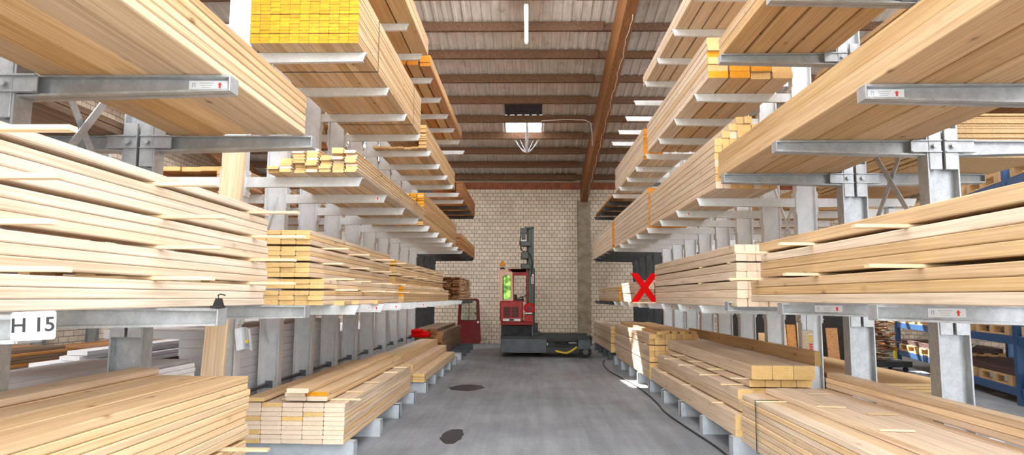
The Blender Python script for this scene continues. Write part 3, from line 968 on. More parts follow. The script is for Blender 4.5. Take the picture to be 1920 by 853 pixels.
# third tier far: square battens
zJ = pile(1, 1.975, 2.657, 6.92, 10.65, .078, .0755, 8, 8, ['pale'], 'end_tan', 'square-batten pile, third tier of red X rack', 'batten', 'square_batten', joints=[], jy=.012, gap=.003, yaw=.0,
     skip=lambda r, c: c < 1 and r > 6, ends=['end_tan', 'end_pale', 'end_tan'])
pile(1, 2.13, zJ, 6.92, 10.2, .078, .0755, 5, 2, ['pale'], 'end_tan', 'extra layers topping square-batten pile', 'batten', 'square_batten', jy=.02, gap=.004, skip=lambda r, c: r == 1 and c in (0, 3, 4))
pile(1, 1.985, 2.657, 10.85, 15.2, .1, .082, 6, 8, ['pale'], 'end_orange', 'long pale pile behind square-batten pile', 'beam', 'pine_beam', jy=.03, full=False)
pile(1, 1.97, 2.657, 15.5, 20.3, .11, .088, 3, 7, ['pale'], 'end_orange', 'orange-ended pile, third tier, by the pillar', 'beam', 'pine_beam', jy=.1)
# fourth tier
pile(1, 1.965, 3.969, 1.2, 6.62, .195, .1, 5, 2, ['spruce'], 'end_tan', 'near beam pile, fourth tier opposite H 15', 'beam', 'spruce_beam', full=False, gapx=.028, jy=.02)
pile(1, 1.965, 3.901, 7.05, 10.75, .215, .077, 4, 6, ['pale', 'spruce'], 'end_tan', 'four-wide pile, fourth tier of red X rack', 'beam', 'pine_beam', gapx=.02, jy=.02, skip=lambda r, c: c > 0 and 1 < r < 5, ends=['end_yellow', 'end_tan'])
pile(1, 1.99, 3.901, 11.3, 15.0, .11, .052, 6, 10, ['pale'], 'end_orange', 'orange-ended pile, fourth tier of red X rack', 'board', jy=.03, skip=lambda r, c: c > 2 and r > 0)
pile(1, 1.985, 3.901, 15.6, 19.4, .16, .04, 6, 2, ['spruce', 'larch'], 'end_brown', 'low pile, fourth tier, beside the pillar', 'board', jy=.05, gapx=.012)
# fifth tier
pile(1, 1.985, 5.149, 5.4, 11.15, .168, .095, 5, 2, ['pale', 'spruce'], 'end_tan', 'top-tier pile of red X rack', 'beam', 'pine_beam', gapx=.02, jy=.03, full=False)

# steel straps round piles
def strap(side, xf, wtot, y, z0, z1, label, mat='black'):
    mb = MB()
    a, c = sorted((side * (abs(xf) - .004), side * (abs(xf) - .0025)))
    mb.box(a, c, -.008, .008, z0 - .004, z1 + .004, mat)
    o0, o1 = sorted((side * (abs(xf) - .004), side * (abs(xf) + wtot)))
    mb.box(o0, o1, -.008, .008, z1 + .0025, z1 + .004, mat)
    mb.box(o0, o1, -.008, .008, z0 - .004, z0 - .0025, mat)
    return tag(mb.build('steel_strap', None, (0, y, 0)), label, 'strap', 'straps round the piles')
strap(-1, 1.61, 1.02, 6.75, 3.88, 4.43, 'thin dark strap round big yellow-ended pile, nearer one')
strap(-1, 1.61, 1.02, 8.9, 3.88, 4.43, 'thin dark strap round big yellow-ended pile, farther one')
strap(1, 1.962, .2, 5.85, .19, .19 + .0487 * 9, 'thin dark strap round stepped floor pile opposite the H 15 rack')

# ------------------------------------------------------------------ H 15 sign, clip, tag
sg = thing('bay_sign', 'white H 15 sign on the tip of the nearest arm', 'sign', (-1.532, 2.02, 1.404))
mb = MB()
hw, hh, rr = .062, .044, .008
pp = []
for cx_, cz_, a0 in ((hw - rr, hh - rr, 0), (-hw + rr, hh - rr, PI / 2), (-hw + rr, -hh + rr, PI), (hw - rr, -hh + rr, 1.5 * PI)):
    for i in range(5):
        a = a0 + i * PI / 8
        pp.append((cx_ + rr * math.cos(a), cz_ + rr * math.sin(a)))
mb.prism(pp, 'y', -.002, .002, 'sign_white')
mb.build('plate', sg)
def text_mesh(txt, size, mat, depth=.0008):
    cu = bpy.data.curves.new('lettering', 'FONT')
    cu.body = txt; cu.size = size; cu.align_x = 'CENTER'; cu.align_y = 'CENTER'; cu.extrude = depth; cu.offset = size * .014
    o = bpy.data.objects.new('lettering', cu)
    C.objects.link(o)
    dg = bpy.context.evaluated_depsgraph_get()
    me = bpy.data.meshes.new_from_object(o.evaluated_get(dg))
    bpy.data.objects.remove(o)
    me.materials.clear(); me.materials.append(MATS[mat])
    return me
o = link('lettering', text_mesh('H 15', .062, 'ink', .001), sg, (0, -.0035, .001))
o.rotation_euler = (PI / 2, 0, 0)
sg.rotation_euler = (0, -.05, .22)
ck = MB()
ck.box(-.022, .022, -.05, .035, 0, .012, 'black', .003)
ck.prism([(-.022, .01), (.022, .01), (.010, .05), (-.008, .05)], 'y', -.02, .02, 'black')
ck.tube([(0, 0, .045), (-.004, 0, .066), (.01, 0, .072), (.034, 0, .066)], .004, 'black', 6)
tag(ck.build('black_clip', None, (-1.60, 3.38, 1.4365)), 'small black clip with bent wire on arm tip beside H 15 pile', 'clip')
# curled delivery tag on the column
tg = thing('delivery_tag', 'curled grey plastic delivery tag hanging on column beyond leaning plank', 'tag', (-2.69, 6.13, 1.10))
mb = MB(); pts = []
nseg = 10
for i in range(nseg + 1):
    t = i / nseg
    pts.append((-.02 + .16 * t, .035 * math.sin(t * 4.2), -.11 + .02 * math.sin(t * 3)))
for a, c in zip(pts[:-1], pts[1:]):
    mb.faces([(a[0], a[1], a[2]), (c[0], c[1], c[2]), (c[0] - .03, c[1], c[2] + .2), (a[0] - .03, a[1], a[2] + .2)], [(0, 1, 2, 3)], 'film')
bm_o = mb.build('sheet', tg); md = bm_o.modifiers.new('thick', 'SOLIDIFY'); md.thickness = .003
for nm, mt, x, z in (('yellow_patch', 'yellow_guard', .075, -.02), ('violet_patch', 'print_blue', .085, -.055)):
    mb = MB(); mb.box(x - .012, x + .014, -.012, -.009, z - .014, z + .014, mt); mb.build('printed_patch', tg)
for zz in (.05, .035, .02):
    pass

# ------------------------------------------------------------------ lift truck
FY = 16.75
U = .01364
def fx(px): return (900 + px * .3283 - 989.5) * U
def fz(pz): return 1.5 + (554 - (400 + pz * .3283)) * U
ft = thing('side_loader', 'red and grey reach lift truck with tall dark mast before the brick wall', 'forklift', (0, FY, 0))
def part(name, mb): return mb.build(name, ft)
mb = MB()
mb.box(fx(117), fx(376), 0, 1.7, .115, fz(698), 'truck_grey', .012)
mb.box(fx(376), fx(560), .06, .2, fz(775), fz(745), 'truck_dark', .004)
mb.box(fx(376), fx(560), .25, 1.6, fz(765), fz(715), 'truck_dark', .01)
part('chassis', mb)
mb = MB()
mb.box(fx(117), fx(628), .0, .42, fz(700), fz(684), 'truck_dark', .006)
mb.box(fx(117), fx(628), 1.25, 1.7, fz(700), fz(684), 'truck_dark', .006)
mb.box(fx(340), fx(590), .42, .5, fz(690), fz(678), 'truck_dark', .004)
mb.box(fx(620), fx(630), .0, .42, fz(735), fz(684), 'truck_dark', .004)
part('deck', mb)
for y in (.02, 1.28):
    mb = MB(); mb.box(fx(552), fx(622), y, y + .36, fz(757), fz(700), 'truck_grey', .008); part('outrigger', mb)
    mb = MB()
    mb.tube([((fx(575) + fx(614)) / 2, y + .02, .15), ((fx(575) + fx(614)) / 2, y + .32, .15)], .15, 'rubber', 24)
    mb.tube([((fx(575) + fx(614)) / 2, y + .0, .15), ((fx(575) + fx(614)) / 2, y + .34, .15)], .07, 'truck_grey', 16)
    part('wheel', mb)
mb = MB()
for y in (.9, 1.1):
    mb.tube([(fx(330), y, .13), (fx(330), y + .16, .13)], .13, 'rubber', 20)
part('drive_wheel', mb)
mb = MB(); mb.cyl((fx(425), .1, fz(722)), 'x', .022, fx(500) - fx(425), 'truck_dark', 10); mb.cyl((fx(500), .1, fz(722)), 'x', .014, .2, 'film', 10); mb.cyl((fx(380), .02, fz(735)), 'z', .02, .06, 'film', 10)
part('cylinder', mb)
pts = []
for i in range(29):
    t = i / 28
    px = 425 + t * 122
    pz = 757 + 20 * math.sin(PI * (t * .75 + .12)) - 30 * max(0, t - .55) * 1.6
    pts.append((fx(px), .05, fz(pz)))
mb = MB(); mb.tube(pts, [.030 if i % 2 else .024 for i in range(29)], 'hose_yellow', 10); part('hose', mb)
mb = MB()
mb.box(fx(122), fx(296), .03, 1.1, fz(694), fz(626), 'battery_black', .008)
for px in (118, 292):
    mb.box(fx(px), fx(px + 6), .0, .03, fz(696), fz(624), 'truck_grey', .003)
part('battery_box', mb)
mb = MB(); mb.box(fx(116), fx(299), -.01, 1.15, fz(624), fz(606), 'truck_red', .006); part('red_band', mb)
mb = MB()
mb.box(fx(112), fx(241), .0, .95, fz(606), fz(488), 'worn_red', .03)
part('hood', mb)
mb = MB()
for q in range(7):
    z = fz(525 + q * 8.6)
    for a, c in ((133, 171), (178, 219)):
        mb.box(fx(a), fx(c), -.006, .004, z - .022, z + .016, 'black')
        mb.bar((fx(a), -.014, z - .012), (fx(c), -.014, z - .012), .03, .012, 'truck_red')
part('louvre', mb)
mb = MB(); mb.box(fx(165), fx(192), -.008, 0, fz(600), fz(590), 'ink'); mb.box(fx(130), fx(228), -.004, .002, fz(602), fz(588), 'card_white')
part('number_plate', mb)
mb = MB(); mb.box(fx(249), fx(299), .0, .5, fz(606), fz(565), 'worn_red', .012); part('step_box', mb)
cxp, czp = (fx(246) + fx(308)) / 2, fz(529)
mb = MB(); mb.cyl((cxp, -.03, czp), 'y', .137, .55, 'bright_red', 32); mb.tube([(cxp, -.035, czp), (cxp, -.03, czp)], .10, 'truck_red', 28)
mb.cyl((cxp, -.065, czp - .02), 'y', .028, .05, 'black', 12)
mb.box(cxp - .075, cxp + .075, -.035, .02, fz(561), fz(553), 'film')
part('gas_tank', mb)
# cab: peach rear panel with rounded opening, red frame, glass
def rounded(x0, x1, z0, z1, r, n=5):
    out = []
    for cx_, cz_, a0 in ((x1 - r, z1 - r, 0), (x0 + r, z1 - r, PI / 2), (x0 + r, z0 + r, PI), (x1 - r, z0 + r, 1.5 * PI)):
        for i in range(n + 1):
            a = a0 + i * (PI / 2) / n
            out.append((cx_ + r * math.cos(a), cz_ + r * math.sin(a)))
    return out
def holed_panel(mb, outer, inner, y0, y1, mat):
    """flat plate with a hole: outer and inner rings of equal count, matched by index"""
    n = len(outer)
    for i in range(n):
        j = (i + 1) % n
        o0, o1, i0, i1 = outer[i], outer[j], inner[i], inner[j]
        mb.faces([(o0[0], y0, o0[1]), (o1[0], y0, o1[1]), (i1[0], y0, i1[1]), (i0[0], y0, i0[1])], [(0, 1, 2, 3)], mat)
        mb.faces([(o0[0], y1, o0[1]), (o1[0], y1, o1[1]), (i1[0], y1, i1[1]), (i0[0], y1, i0[1])], [(3, 2, 1, 0)], mat)
        mb.faces([(o0[0], y0, o0[1]), (o1[0], y0, o1[1]), (o1[0], y1, o1[1]), (o0[0], y1, o0[1])], [(0, 1, 2, 3)], mat)
        mb.faces([(i0[0], y0, i0[1]), (i1[0], y0, i1[1]), (i1[0], y1, i1[1]), (i0[0], y1, i0[1])], [(3, 2, 1, 0)], mat)
def ring(x0, x1, z0, z1, r, n=5, skew=0.0):
    return [(x + skew * (z - z0), z) for x, z in rounded(x0, x1, z0, z1, r, n)]
mb = MB()
holed_panel(mb, ring(fx(110), fx(186), fz(488), fz(322), .02, 5, -.032), ring(fx(127), fx(176), fz(482), fz(340), .10, 5, -.03), .0, .04, 'truck_peach')
part('cab_panel', mb)
mb = MB(); mb.box(fx(108), fx(160), .0, .9, fz(322), fz(310), 'truck_peach', .006); part('roof_rim', mb)
mb = MB()
holed_panel(mb, ring(fx(170), fx(270), fz(492), fz(306), .02), ring(fx(190), fx(262), fz(490), fz(345), .035), .05, .09, 'truck_red')
mb.box(fx(152), fx(262), .05, 1.0, fz(328), fz(306), 'truck_red', .012)
mb.prism([(fx(158), fz(312)), (fx(172), fz(312)), (fx(196), fz(490)), (fx(180), fz(490))], 'y', .045, .12, 'truck_red')
mb.box(fx(110), fx(122), .86, .95, fz(488), fz(312), 'truck_red', .006)
mb.box(fx(258), fx(268), .86, .95, fz(488), fz(312), 'truck_dark', .006)
part('cab_frame', mb)
mb = MB(); mb.prism(ring(fx(128), fx(175), fz(481), fz(341), .10, 5, -.03), 'y', .018, .022, 'cab_glass'); part('window', mb)
mb = MB(); mb.prism(ring(fx(128), fx(176), fz(483), fz(339), .10, 5, -.03)[0:0] or [(fx(127), fz(486)), (fx(132), fz(486)), (fx(132), fz(352)), (fx(127), fz(352))], 'y', -.004, .03, 'black'); part('window_seal', mb)
mb = MB(); mb.box(fx(187), fx(240), .25, .75, fz(492), fz(476), 'black', .02); mb.box(fx(187), fx(206), .25, .75, fz(480), fz(452), 'black', .02)
part('seat', mb)
mb = MB(); mb.tube([(fx(246), .3, fz(492)), (fx(238), .3, fz(466))], .014, 'black', 8)
mb.tube([(fx(238) + .09 * math.cos(a), .3 + .11 * math.sin(a), fz(465) + .03 * math.cos(a)) for a in [i * PI / 8 for i in range(17)]], .012, 'black', 6)
part('steering_wheel', mb)
mb = MB(); mb.cyl((fx(140), .25, fz(484)), 'z', .05, .45, 'film', 16); part('exhaust_pipe', mb)
mb = MB(); mb.cyl((fx(124), .12, fz(308)), 'z', .045, .05, 'black', 14); mb.box(fx(108), fx(140), .08, .16, fz(316), fz(302), 'black', .005); part('beacon_base', mb)
mb = MB(); zc = fz(292)
mb.tube([(fx(124), .12, zc), (fx(124), .12, zc + .06), (fx(124), .12, zc + .11), (fx(124), .12, zc + .135)], [.058, .055, .042, .012], 'beacon_orange', 16); part('beacon', mb)
mb = MB()
mb.box(fx(262), fx(276), .22, .34, fz(690), fz(72), 'truck_dark', .004)
mb.box(fx(272), fx(290), .16, .30, fz(690), fz(76), 'mast_green', .004)
mb.box(fx(289), fx(303), .12, .36, fz(692), fz(66), 'mast_green', .004)
mb.box(fx(250), fx(304), .12, .36, fz(74), fz(64), 'mast_green', .004)
mb.box(fx(302), fx(310), .4, .5, fz(692), fz(300), 'truck_dark', .004)
mb.box(fx(262), fx(304), 1.0, 1.2, fz(692), fz(66), 'mast_green', .004)
part('mast', mb)
mb = MB()
mb.box(fx(224), fx(262), .1, .3, fz(102), fz(70), 'mast_green', .008)
mb.box(fx(232), fx(254), .1, .3, fz(135), fz(100), 'mast_green', .008)
mb.box(fx(234), fx(254), .09, .2, fz(149), fz(140), 'film', .002)
part('motor', mb)
for a, z0_, z1_, c in ((230, 178, 149, 284), (230, 250, 212, 272), (230, 308, 278, 284)):
    mb = MB(); mb.box(fx(a), fx(c), .0, .34, fz(z0_), fz(z1_), 'mast_green', .015); part('mast_bracket', mb)
mb = MB()
mb.tube([(fx(228), .08, fz(110)), (fx(224), .06, fz(150)), (fx(228), .04, fz(195)), (fx(245), .02, fz(208)), (fx(268), .05, fz(205)), (fx(282), .08, fz(225)), (fx(296), .08, fz(265)), (fx(294), .08, fz(310)), (fx(288), .1, fz(350))], .013, 'cable_black', 8)
mb.tube([(fx(226), .1, fz(120)), (fx(222), .06, fz(165)), (fx(235), .03, fz(200)), (fx(252), .03, fz(222))], .013, 'cable_black', 8)
part('hydraulic_hose', mb)
mb = MB(); mb.box(fx(289), fx(303), .115, .12, fz(390), fz(336), 'card_white')
for zz in (345, 356, 367, 378): mb.box(fx(292), fx(300), .110, .115, fz(zz + 5), fz(zz), 'arrow_red' if zz in (345, 367) else 'ink')
part('decal', mb)
mb = MB()
mb.box(fx(300), fx(340), .2, .6, fz(692), fz(662), 'truck_dark', .01)
mb.box(fx(300), fx(328), .25, .55, fz(662), fz(615), 'truck_dark', .01)
for px in (312, 322): mb.cyl((fx(px), .2, fz(640)), 'y', .03, .05, 'truck_dark', 10)
part('carriage', mb)

# red cab door leaning on the wall
dr = thing('cab_door', 'dark red vehicle cab door with window leaning against the brick wall', 'door', (-1.93, 21.46, 0))
dr.rotation_euler = (.055 * -1, 0, 0)
mb = MB()
def trap(w0, w1, z0, z1, r, n=4, cx_=0.0):
    out = []
    for sx, zz, ww, a0 in ((1, z1, w1, 0), (-1, z1, w1, PI / 2), (-1, z0, w0, PI), (1, z0, w0, 1.5 * PI)):
        for i in range(n + 1):
            a = a0 + i * (PI / 2) / n
            out.append((cx_ + sx * (ww / 2 - r) + r * math.cos(a), zz - (r if zz == z1 else -r) + r * math.sin(a)))
    return out
holed_panel(mb, trap(.80, .66, .02, 1.46, .09), trap(.53, .49, .76, 1.40, .06), -.02, .02, 'door_red')
mb.build('panel', dr)
mb = MB(); holed_panel(mb, trap(.55, .51, .75, 1.41, .06), trap(.51, .47, .77, 1.39, .05), -.028, -.018, 'black'); mb.build('window_rubber', dr)
mb = MB(); mb.prism(trap(.53, .49, .76, 1.40, .06), 'y', -.003, .003, 'clear_glass'); mb.box(-.008, .008, -.01, .01, .77, 1.39, 'black'); mb.prism([(.19, 1.0), (.24, 1.02), (.24, .96), (.19, .94)], 'y', -.012, -.004, 'black'); mb.build('glazing', dr)
mb = MB(); mb.cyl((.3, -.02, .70), 'y', .035, -.03, 'card_white', 12); mb.build('handle', dr)

# floor marks and floor cable
for x, y, rx_, ry_, lab in ((-1.02, 11.15, .28, .42, 'dark drain patch in floor beside the stepped pile'), (-.82, 7.3, .13, .42, 'dark oil stain on the aisle floor nearer the open front')):
    mb = MB(); n = 22
    pts = [(rx_ * math.cos(2 * PI * i / n) * rng.uniform(.8, 1.1), ry_ * math.sin(2 * PI * i / n) * rng.uniform(.8, 1.1)) for i in range(n)]
    mb.prism(pts, 'z', .0005, .002, 'oil_stain')
    tag(mb.build('floor_stain', None, (x, y, 0)), lab, 'stain')
mb = MB()
ctrl = [(1.80, 5.4), (1.885, 6.2), (1.90, 6.9), (1.84, 7.9), (1.80, 8.9), (1.84, 9.6), (1.86, 10.6), (1.83, 11.8), (1.74, 12.8), (1.66, 13.8), (1.70, 15.2), (1.85, 16.2)]
pts = []
for i in range(len(ctrl) - 1):
    for j in range(5):
        t = j / 5
        p0 = ctrl[max(i - 1, 0)]; p1 = ctrl[i]; p2 = ctrl[i + 1]; p3 = ctrl[min(i + 2, len(ctrl) - 1)]
        pts.append(tuple(.5 * (2 * p1[k] + (p2[k] - p0[k]) * t + (2 * p0[k] - 5 * p1[k] + 4 * p2[k] - p3[k]) * t * t + (3 * p1[k] - p0[k] - 3 * p2[k] + p3[k]) * t ** 3) for k in (0, 1)) + (.012,))
mb.tube(pts, .010, 'cable_black', 6)
tag(mb.build('floor_cable'), 'black cable lying along the floor past the base arms of red X rack', 'cable')

# ------------------------------------------------------------------ behind the H 15 rack
def white_pile(y0, y1, rows, cols, x0, w, t, phrase, mat='white_board', z0=.172):
    for r in range(rows):
        for c in range(cols):
            if 0 < c and r < rows - 1: continue
            x = -(x0 + c * (w + .004) + w / 2)
            board('panel_board', w, t - .0015, y1 - y0 - rng.uniform(0, .05), mat if isinstance(mat, str) else mat[(r + c) % len(mat)], 'white_board', (x, (y0 + y1) / 2, z0 + .001 + r * t + t / 2),
                  '%s panel up, %s from columns, in %s' % (ORD[r], ORD[c], phrase), 'panel', 'panels in the %s' % phrase)
white_pile(.9, 6.0, 18, 4, 3.02, .29, .040, 'white pile behind the H 15 rack', ['white_board'])
white_pile(6.4, 10.6, 12, 3, 3.02, .38, .082, 'tall white pile behind the middle columns')
white_pile(11.0, 15.0, 10, 3, 3.02, .38, .075, 'far white pile behind the middle columns')
for k in range(3):
    board('grey_panel', .30, .03, 5.0, 'grey_board', 'white_board', (-3.2 - .31 * k, 3.5, .172 + 18 * .04 + .018), '%s grey sheet from the columns on white pile behind H 15 rack' % ORD[k], 'sheet', 'grey sheets on the white pile')
for k in range(6):
    board('grey_panel', .30, .03, 5.2, 'grey_board' if k % 3 else 'white_board', 'white_board', (-4.75 - .31 * k, 3.9 + .5 * (k % 2), .62), '%s grey board from the H 15 rack on floor blocks' % ORD[k], 'board', 'grey boards on floor blocks')
for y in (2.2, 3.9, 5.6):
    mb = MB(); mb.box(-6.5, -4.55, y - .07, y + .07, 0, .60, 'old_timber', .01)
    tag(mb.build('timber_block'), 'timber block under grey boards, %s from the open front' % ORD[int((y - 2) / 1.7)], 'block', 'timber blocks under grey boards')
# second white boards lying on top
for k, (x, y, z, ln) in enumerate(((-5.0, 8.6, .0, 3.2), (-5.25, 8.5, .0, 3.2), (-5.0, 8.7, .055, 3.0), (-5.25, 8.6, .055, 3.1), (-5.1, 8.8, .11, 3.0), (-5.05, 8.75, .165, 2.8))):
    board('white_plank', .23, .05, ln, 'white_board', 'white_board', (x, y, .66 + z + .026), '%s white plank from below in the white heap behind leaning plank' % ORD[k], 'plank', 'white planks behind the leaning plank')
for y in (7.6, 9.6):
    mb = MB(); mb.box(-5.6, -4.7, y - .07, y + .07, 0, .66, 'old_timber', .01); tag(mb.build('timber_block'), 'timber block under the white heap, %s one' % ('nearer' if y < 8 else 'farther'), 'block')
# rack on the side wall with dark boards
rack('dark steel rack along the shaded side wall behind H 15 rack', -1, 8.95, 7.0, [6.1, 7.6, 9.1, 10.6, 12.1, 13.6, 15.1, 16.6], [2.2, 3.5], 'zinc_near', 'base_dark', False, 4.6, rear_levels=[], rear_tip=9.35)
pile(-1, 7.0, .172, 6.3, 10.0, .2, .045, 5, 12, ['larch', 'weathered'], 'end_brown', 'brown pile on floor arms along side wall', name='dark_board', full=False, jy=.12, yaw=.003, gap=.012)
pile(-1, 7.0, .172, 10.7, 15.0, .2, .045, 5, 10, ['larch', 'weathered'], 'end_brown', 'farther brown pile on floor arms along side wall', name='dark_board', full=False, jy=.12, yaw=.003, gap=.012)
pile(-1, 7.05, 2.202, 6.4, 10.4, .24, .05, 4, 5, ['weathered', 'larch'], 'end_brown', 'dark upper pile along side wall', name='dark_board', full=False, jy=.12, yaw=.003, gap=.012)
pile(-1, 7.05, 2.202, 11.0, 15.4, .24, .05, 4, 6, ['weathered', 'larch'], 'end_brown', 'farther dark upper pile along side wall', name='dark_board', full=False, jy=.12, yaw=.003, gap=.012)
# pallet with sheet and white box on rear arms
def pallet(loc, rz, label, group, L=1.2, W=.8, mat='plywood', cover=True):
    t = thing('wooden_pallet', label, 'pallet', loc, rz, group)
    mb = MB()
    for k in range(3):
        mb.box(-L / 2, L / 2, -W / 2 + k * (W - .1) / 2, -W / 2 + k * (W - .1) / 2 + .1, 0, .022, mat)
    mb.build('skid', t)
    for kx in range(3):
        for ky in range(3):
            mb = MB(); x = -L / 2 + kx * (L - .145) / 2; y = -W / 2 + ky * (W - .1) / 2
            mb.box(x, x + .145, y, y + .1, .022, .1, mat); mb.build('block', t)
    mb = MB()
    for k in range(3): mb.box(-L / 2 + k * (L - .145) / 2, -L / 2 + k * (L - .145) / 2 + .145, -W / 2, W / 2, .1, .122, mat)
    mb.build('stringer', t)
    mb = MB()
    for k in range(5): mb.box(-L / 2, L / 2, -W / 2 + k * (W - .13) / 4, -W / 2 + k * (W - .13) / 4 + .13, .122, .144, mat)
    mb.build('deck', t)
    return t
pallet((-3.62, 5.55, 1.436), 0, 'pine pallet on rear arms behind the H 15 pile', 'wooden pallets', 1.1, 1.9)
pallet((-3.62, 5.55, 1.583), 0, 'upper pine pallet stacked on rear arms behind the H 15 pile', 'wooden pallets', 1.1, 1.9)
for k in range(2):
    mb = MB(); mb.box(-.62 + .04 * k, .62, -1.02, 1.02, 0, .02, 'plywood', .002)
    tag(mb.build('plywood_sheet', None, (-3.62, 5.55, 1.729 + .0215 * k)), '%s plywood sheet on pallets behind the H 15 pile' % ('lower', 'upper')[k], 'sheet', 'plywood sheets on pallets')
bx = thing('white_carton', 'white carton with dark handwriting on the plywood sheet behind H 15 pile', 'carton', (-3.45, 5.75, 1.773))
mb = MB(); mb.box(-.22, .22, -.16, .16, 0, .24, 'card_white', .004); mb.build('box', bx)
o = link('lettering', text_mesh('Gouli', .13, 'print_blue', .0005), bx, (0, -.162, .12)); o.rotation_euler = (PI / 2, .04, 0)
# timber on the upper rear arms of the middle rack
pile(-1, 3.0, 2.642, 6.6, 10.6, .2, .045, 5, 4, ['spruce', 'larch'], 'end_tan', 'rear pile, third tier behind slanted arms', full=False, jy=.05)
pile(-1, 3.0, 1.421, 7.0, 11.2, .17, .045, 5, 4, ['pine', 'larch'], 'end_orange', 'rear pile, second tier behind slanted arms', full=False, jy=.05)
pile(-1, 3.0, 3.88, 6.2, 10.4, .2, .05, 5, 3, ['spruce', 'larch'], 'end_tan', 'rear pile, fourth tier behind slanted arms', full=False, jy=.05)
pile(-1, 3.02, 2.669, 1.6, 4.9, .2, .05, 5, 2, ['weathered'], 'end_brown', 'rear dark pile above the H 15 side', full=False, jy=.05)

# ------------------------------------------------------------------ behind the red X rack
def sheet_pile(x0, x1, y0, y1, z0, n, t, phrase, mat='particle_board', jit=.012):
    for k in range(n):
        me_key = ('sheet', round(x1 - x0, 2), round(y1 - y0, 2), t, mat)
        if me_key not in MESH:
            mb = MB(); mb.box(-(x1 - x0) / 2, (x1 - x0) / 2, -(y1 - y0) / 2, (y1 - y0) / 2, 0, t - .0025, mat, .0015)
            MESH[me_key] = mb.mesh('sheet')
        o = link('particle_board_sheet', MESH[me_key], None, ((x0 + x1) / 2 + rng.uniform(-jit, jit), (y0 + y1) / 2 + rng.uniform(-jit, jit), z0 + .001 + k * t))
        tag(o, '%s particle board sheet up in %s' % (ORD[k], phrase), 'sheet', 'sheets in the %s' % phrase)
sheet_pile(3.62, 4.55, 5.75, 8.2, 2.737, 18, .022, 'nearer pile on rear arms, third tier')
sheet_pile(3.55, 4.5, 8.6, 11.6, 2.657, 14, .022, 'farther pile on rear arms, third tier')
sheet_pile(3.55, 4.5, 5.2, 8.0, 3.969, 14, .022, 'nearer pile on rear arms, fourth tier')
sheet_pile(3.46, 4.42, 6.9, 10.2, .191, 16, .029, 'pile on rear floor arms')
pile(1, 3.5, 1.475, 7.9, 10.9, .2, .05, 5, 3, ['larch', 'spruce'], 'end_tan', 'rear pile, second tier behind red X columns', full=False, jy=.05)
# white cartons and wrapped roll on the second tier, rear
for k, (x, y, l) in enumerate(((3.62, 7.2, 'white carton on rear arms behind the X brace'), (3.98, 7.15, 'lettered white carton on rear arms behind the X brace'))):
    t = thing('white_carton', l, 'carton', (x, y, 1.53), 0, 'white cartons behind the X brace')
    mb = MB(); mb.box(-.17, .17, -.15, .15, 0, .95 * .98, 'card_white', .004); mb.build('box', t)
    if k:
        o = link('lettering', text_mesh('DURAC', .085, 'print_blue', .0005), t, (.0, -.152, .85)); o.rotation_euler = (PI / 2, 0, 0)
mb = MB(); mb.box(3.4, 4.55, 6.30, 7.75, 1.4735, 1.528, 'plywood', .003)
tag(mb.build('carrier_board'), 'board carrying white cartons on rear arms behind the X brace', 'board')
mb = MB(); mb.tube([(4.22, 7.2, 2.33), (4.30, 7.22, 2.43), (4.42, 7.2, 2.47), (4.52, 7.25, 2.4)], [.08, .12, .13, .07], 'film', 12)
tag(mb.build('wrapped_roll', None, (0, 0, -.47)), 'crumpled clear plastic wrapping beside the lettered white carton', 'wrapping')
mb = MB(); mb.box(4.2, 4.55, 7.05, 7.4, 1.529, 1.80, 'card_white', .01)
tag(mb.build('low_carton'), 'low white carton under the crumpled plastic wrapping', 'carton')

# notice hanging on the first column of the red X rack
nt_ = thing('notice_board', 'framed notice with yellow and red fields hung on red X rack column', 'notice', (3.09, 7.45, 1.03))
mb = MB(); mb.box(-.065, .065, -.006, .006, -.13, .13, 'print_grey', .002); mb.build('backing', nt_)
mb = MB(); mb.box(-.058, .058, -.009, -.006, -.122, .122, 'lath')
for q in range(4): mb.box(.012, .05, -.0105, -.009, .095 - q * .026 - .018, .095 - q * .026, 'yellow_guard' if q else 'card_white')
for q in range(4): mb.box(.014, .05, -.0105, -.009, -.018 - q * .026 - .018, -.018 - q * .026, 'arrow_red')
for q in range(8): mb.box(-.05, -.005, -.0105, -.009, .09 - q * .027 - .003, .09 - q * .027, 'print_grey')
mb.build('sheet', nt_)
mb = MB(); mb.tube([(0, .006, .13), (0, .004, .36)], .004, 'dark_steel', 5); mb.build('hanger', nt_)

# blue pallet racking, skewed against the aisle
DIR = Vector((.245, .97, 0)).normalized()
NRM = Vector((DIR.y, -DIR.x, 0))
P0 = Vector((6.35, 6.9, 0))
ang = math.atan2(DIR.y, DIR.x) - PI / 2
br = thing('pallet_rack', 'blue steel pallet racking behind the red X rack', 'rack', tuple(P0), ang)
bays = [0, 3.0, 6.0, 9.0]
for y in bays:
    mb = MB()
    for x in (0, 1.05): mb.box(x - .05, x + .05, y - .05, y + .05, 0, 4.2, 'blue_steel', .004)
    mb.build('upright', br)
    mb = MB()
    for z in (.3, 1.2, 2.1, 3.0): mb.bar((0, y, z), (1.05, y, z + .8), .03, .03, 'zinc')
    mb.build('lattice', br)
for i in range(3):
    for z in (.12 if i < 2 else .24, .86, 2.0, 3.15):
        for x in (0, 1.05):
            mb = MB(); mb.box(x - .03, x + .03, bays[i] + .06, bays[i + 1] - .06, z, z + .125, 'blue_steel', .006); mb.build('beam', br)
mb = MB(); mb.box(-.1, -.055, 8.9, 9.05, 0, .42, 'yellow_guard', .004); mb.build('guard', br)
def on_rack(x, y, z): 
    v = P0 + DIR * y + NRM * x
    return (v.x, v.y, z)
n = 0
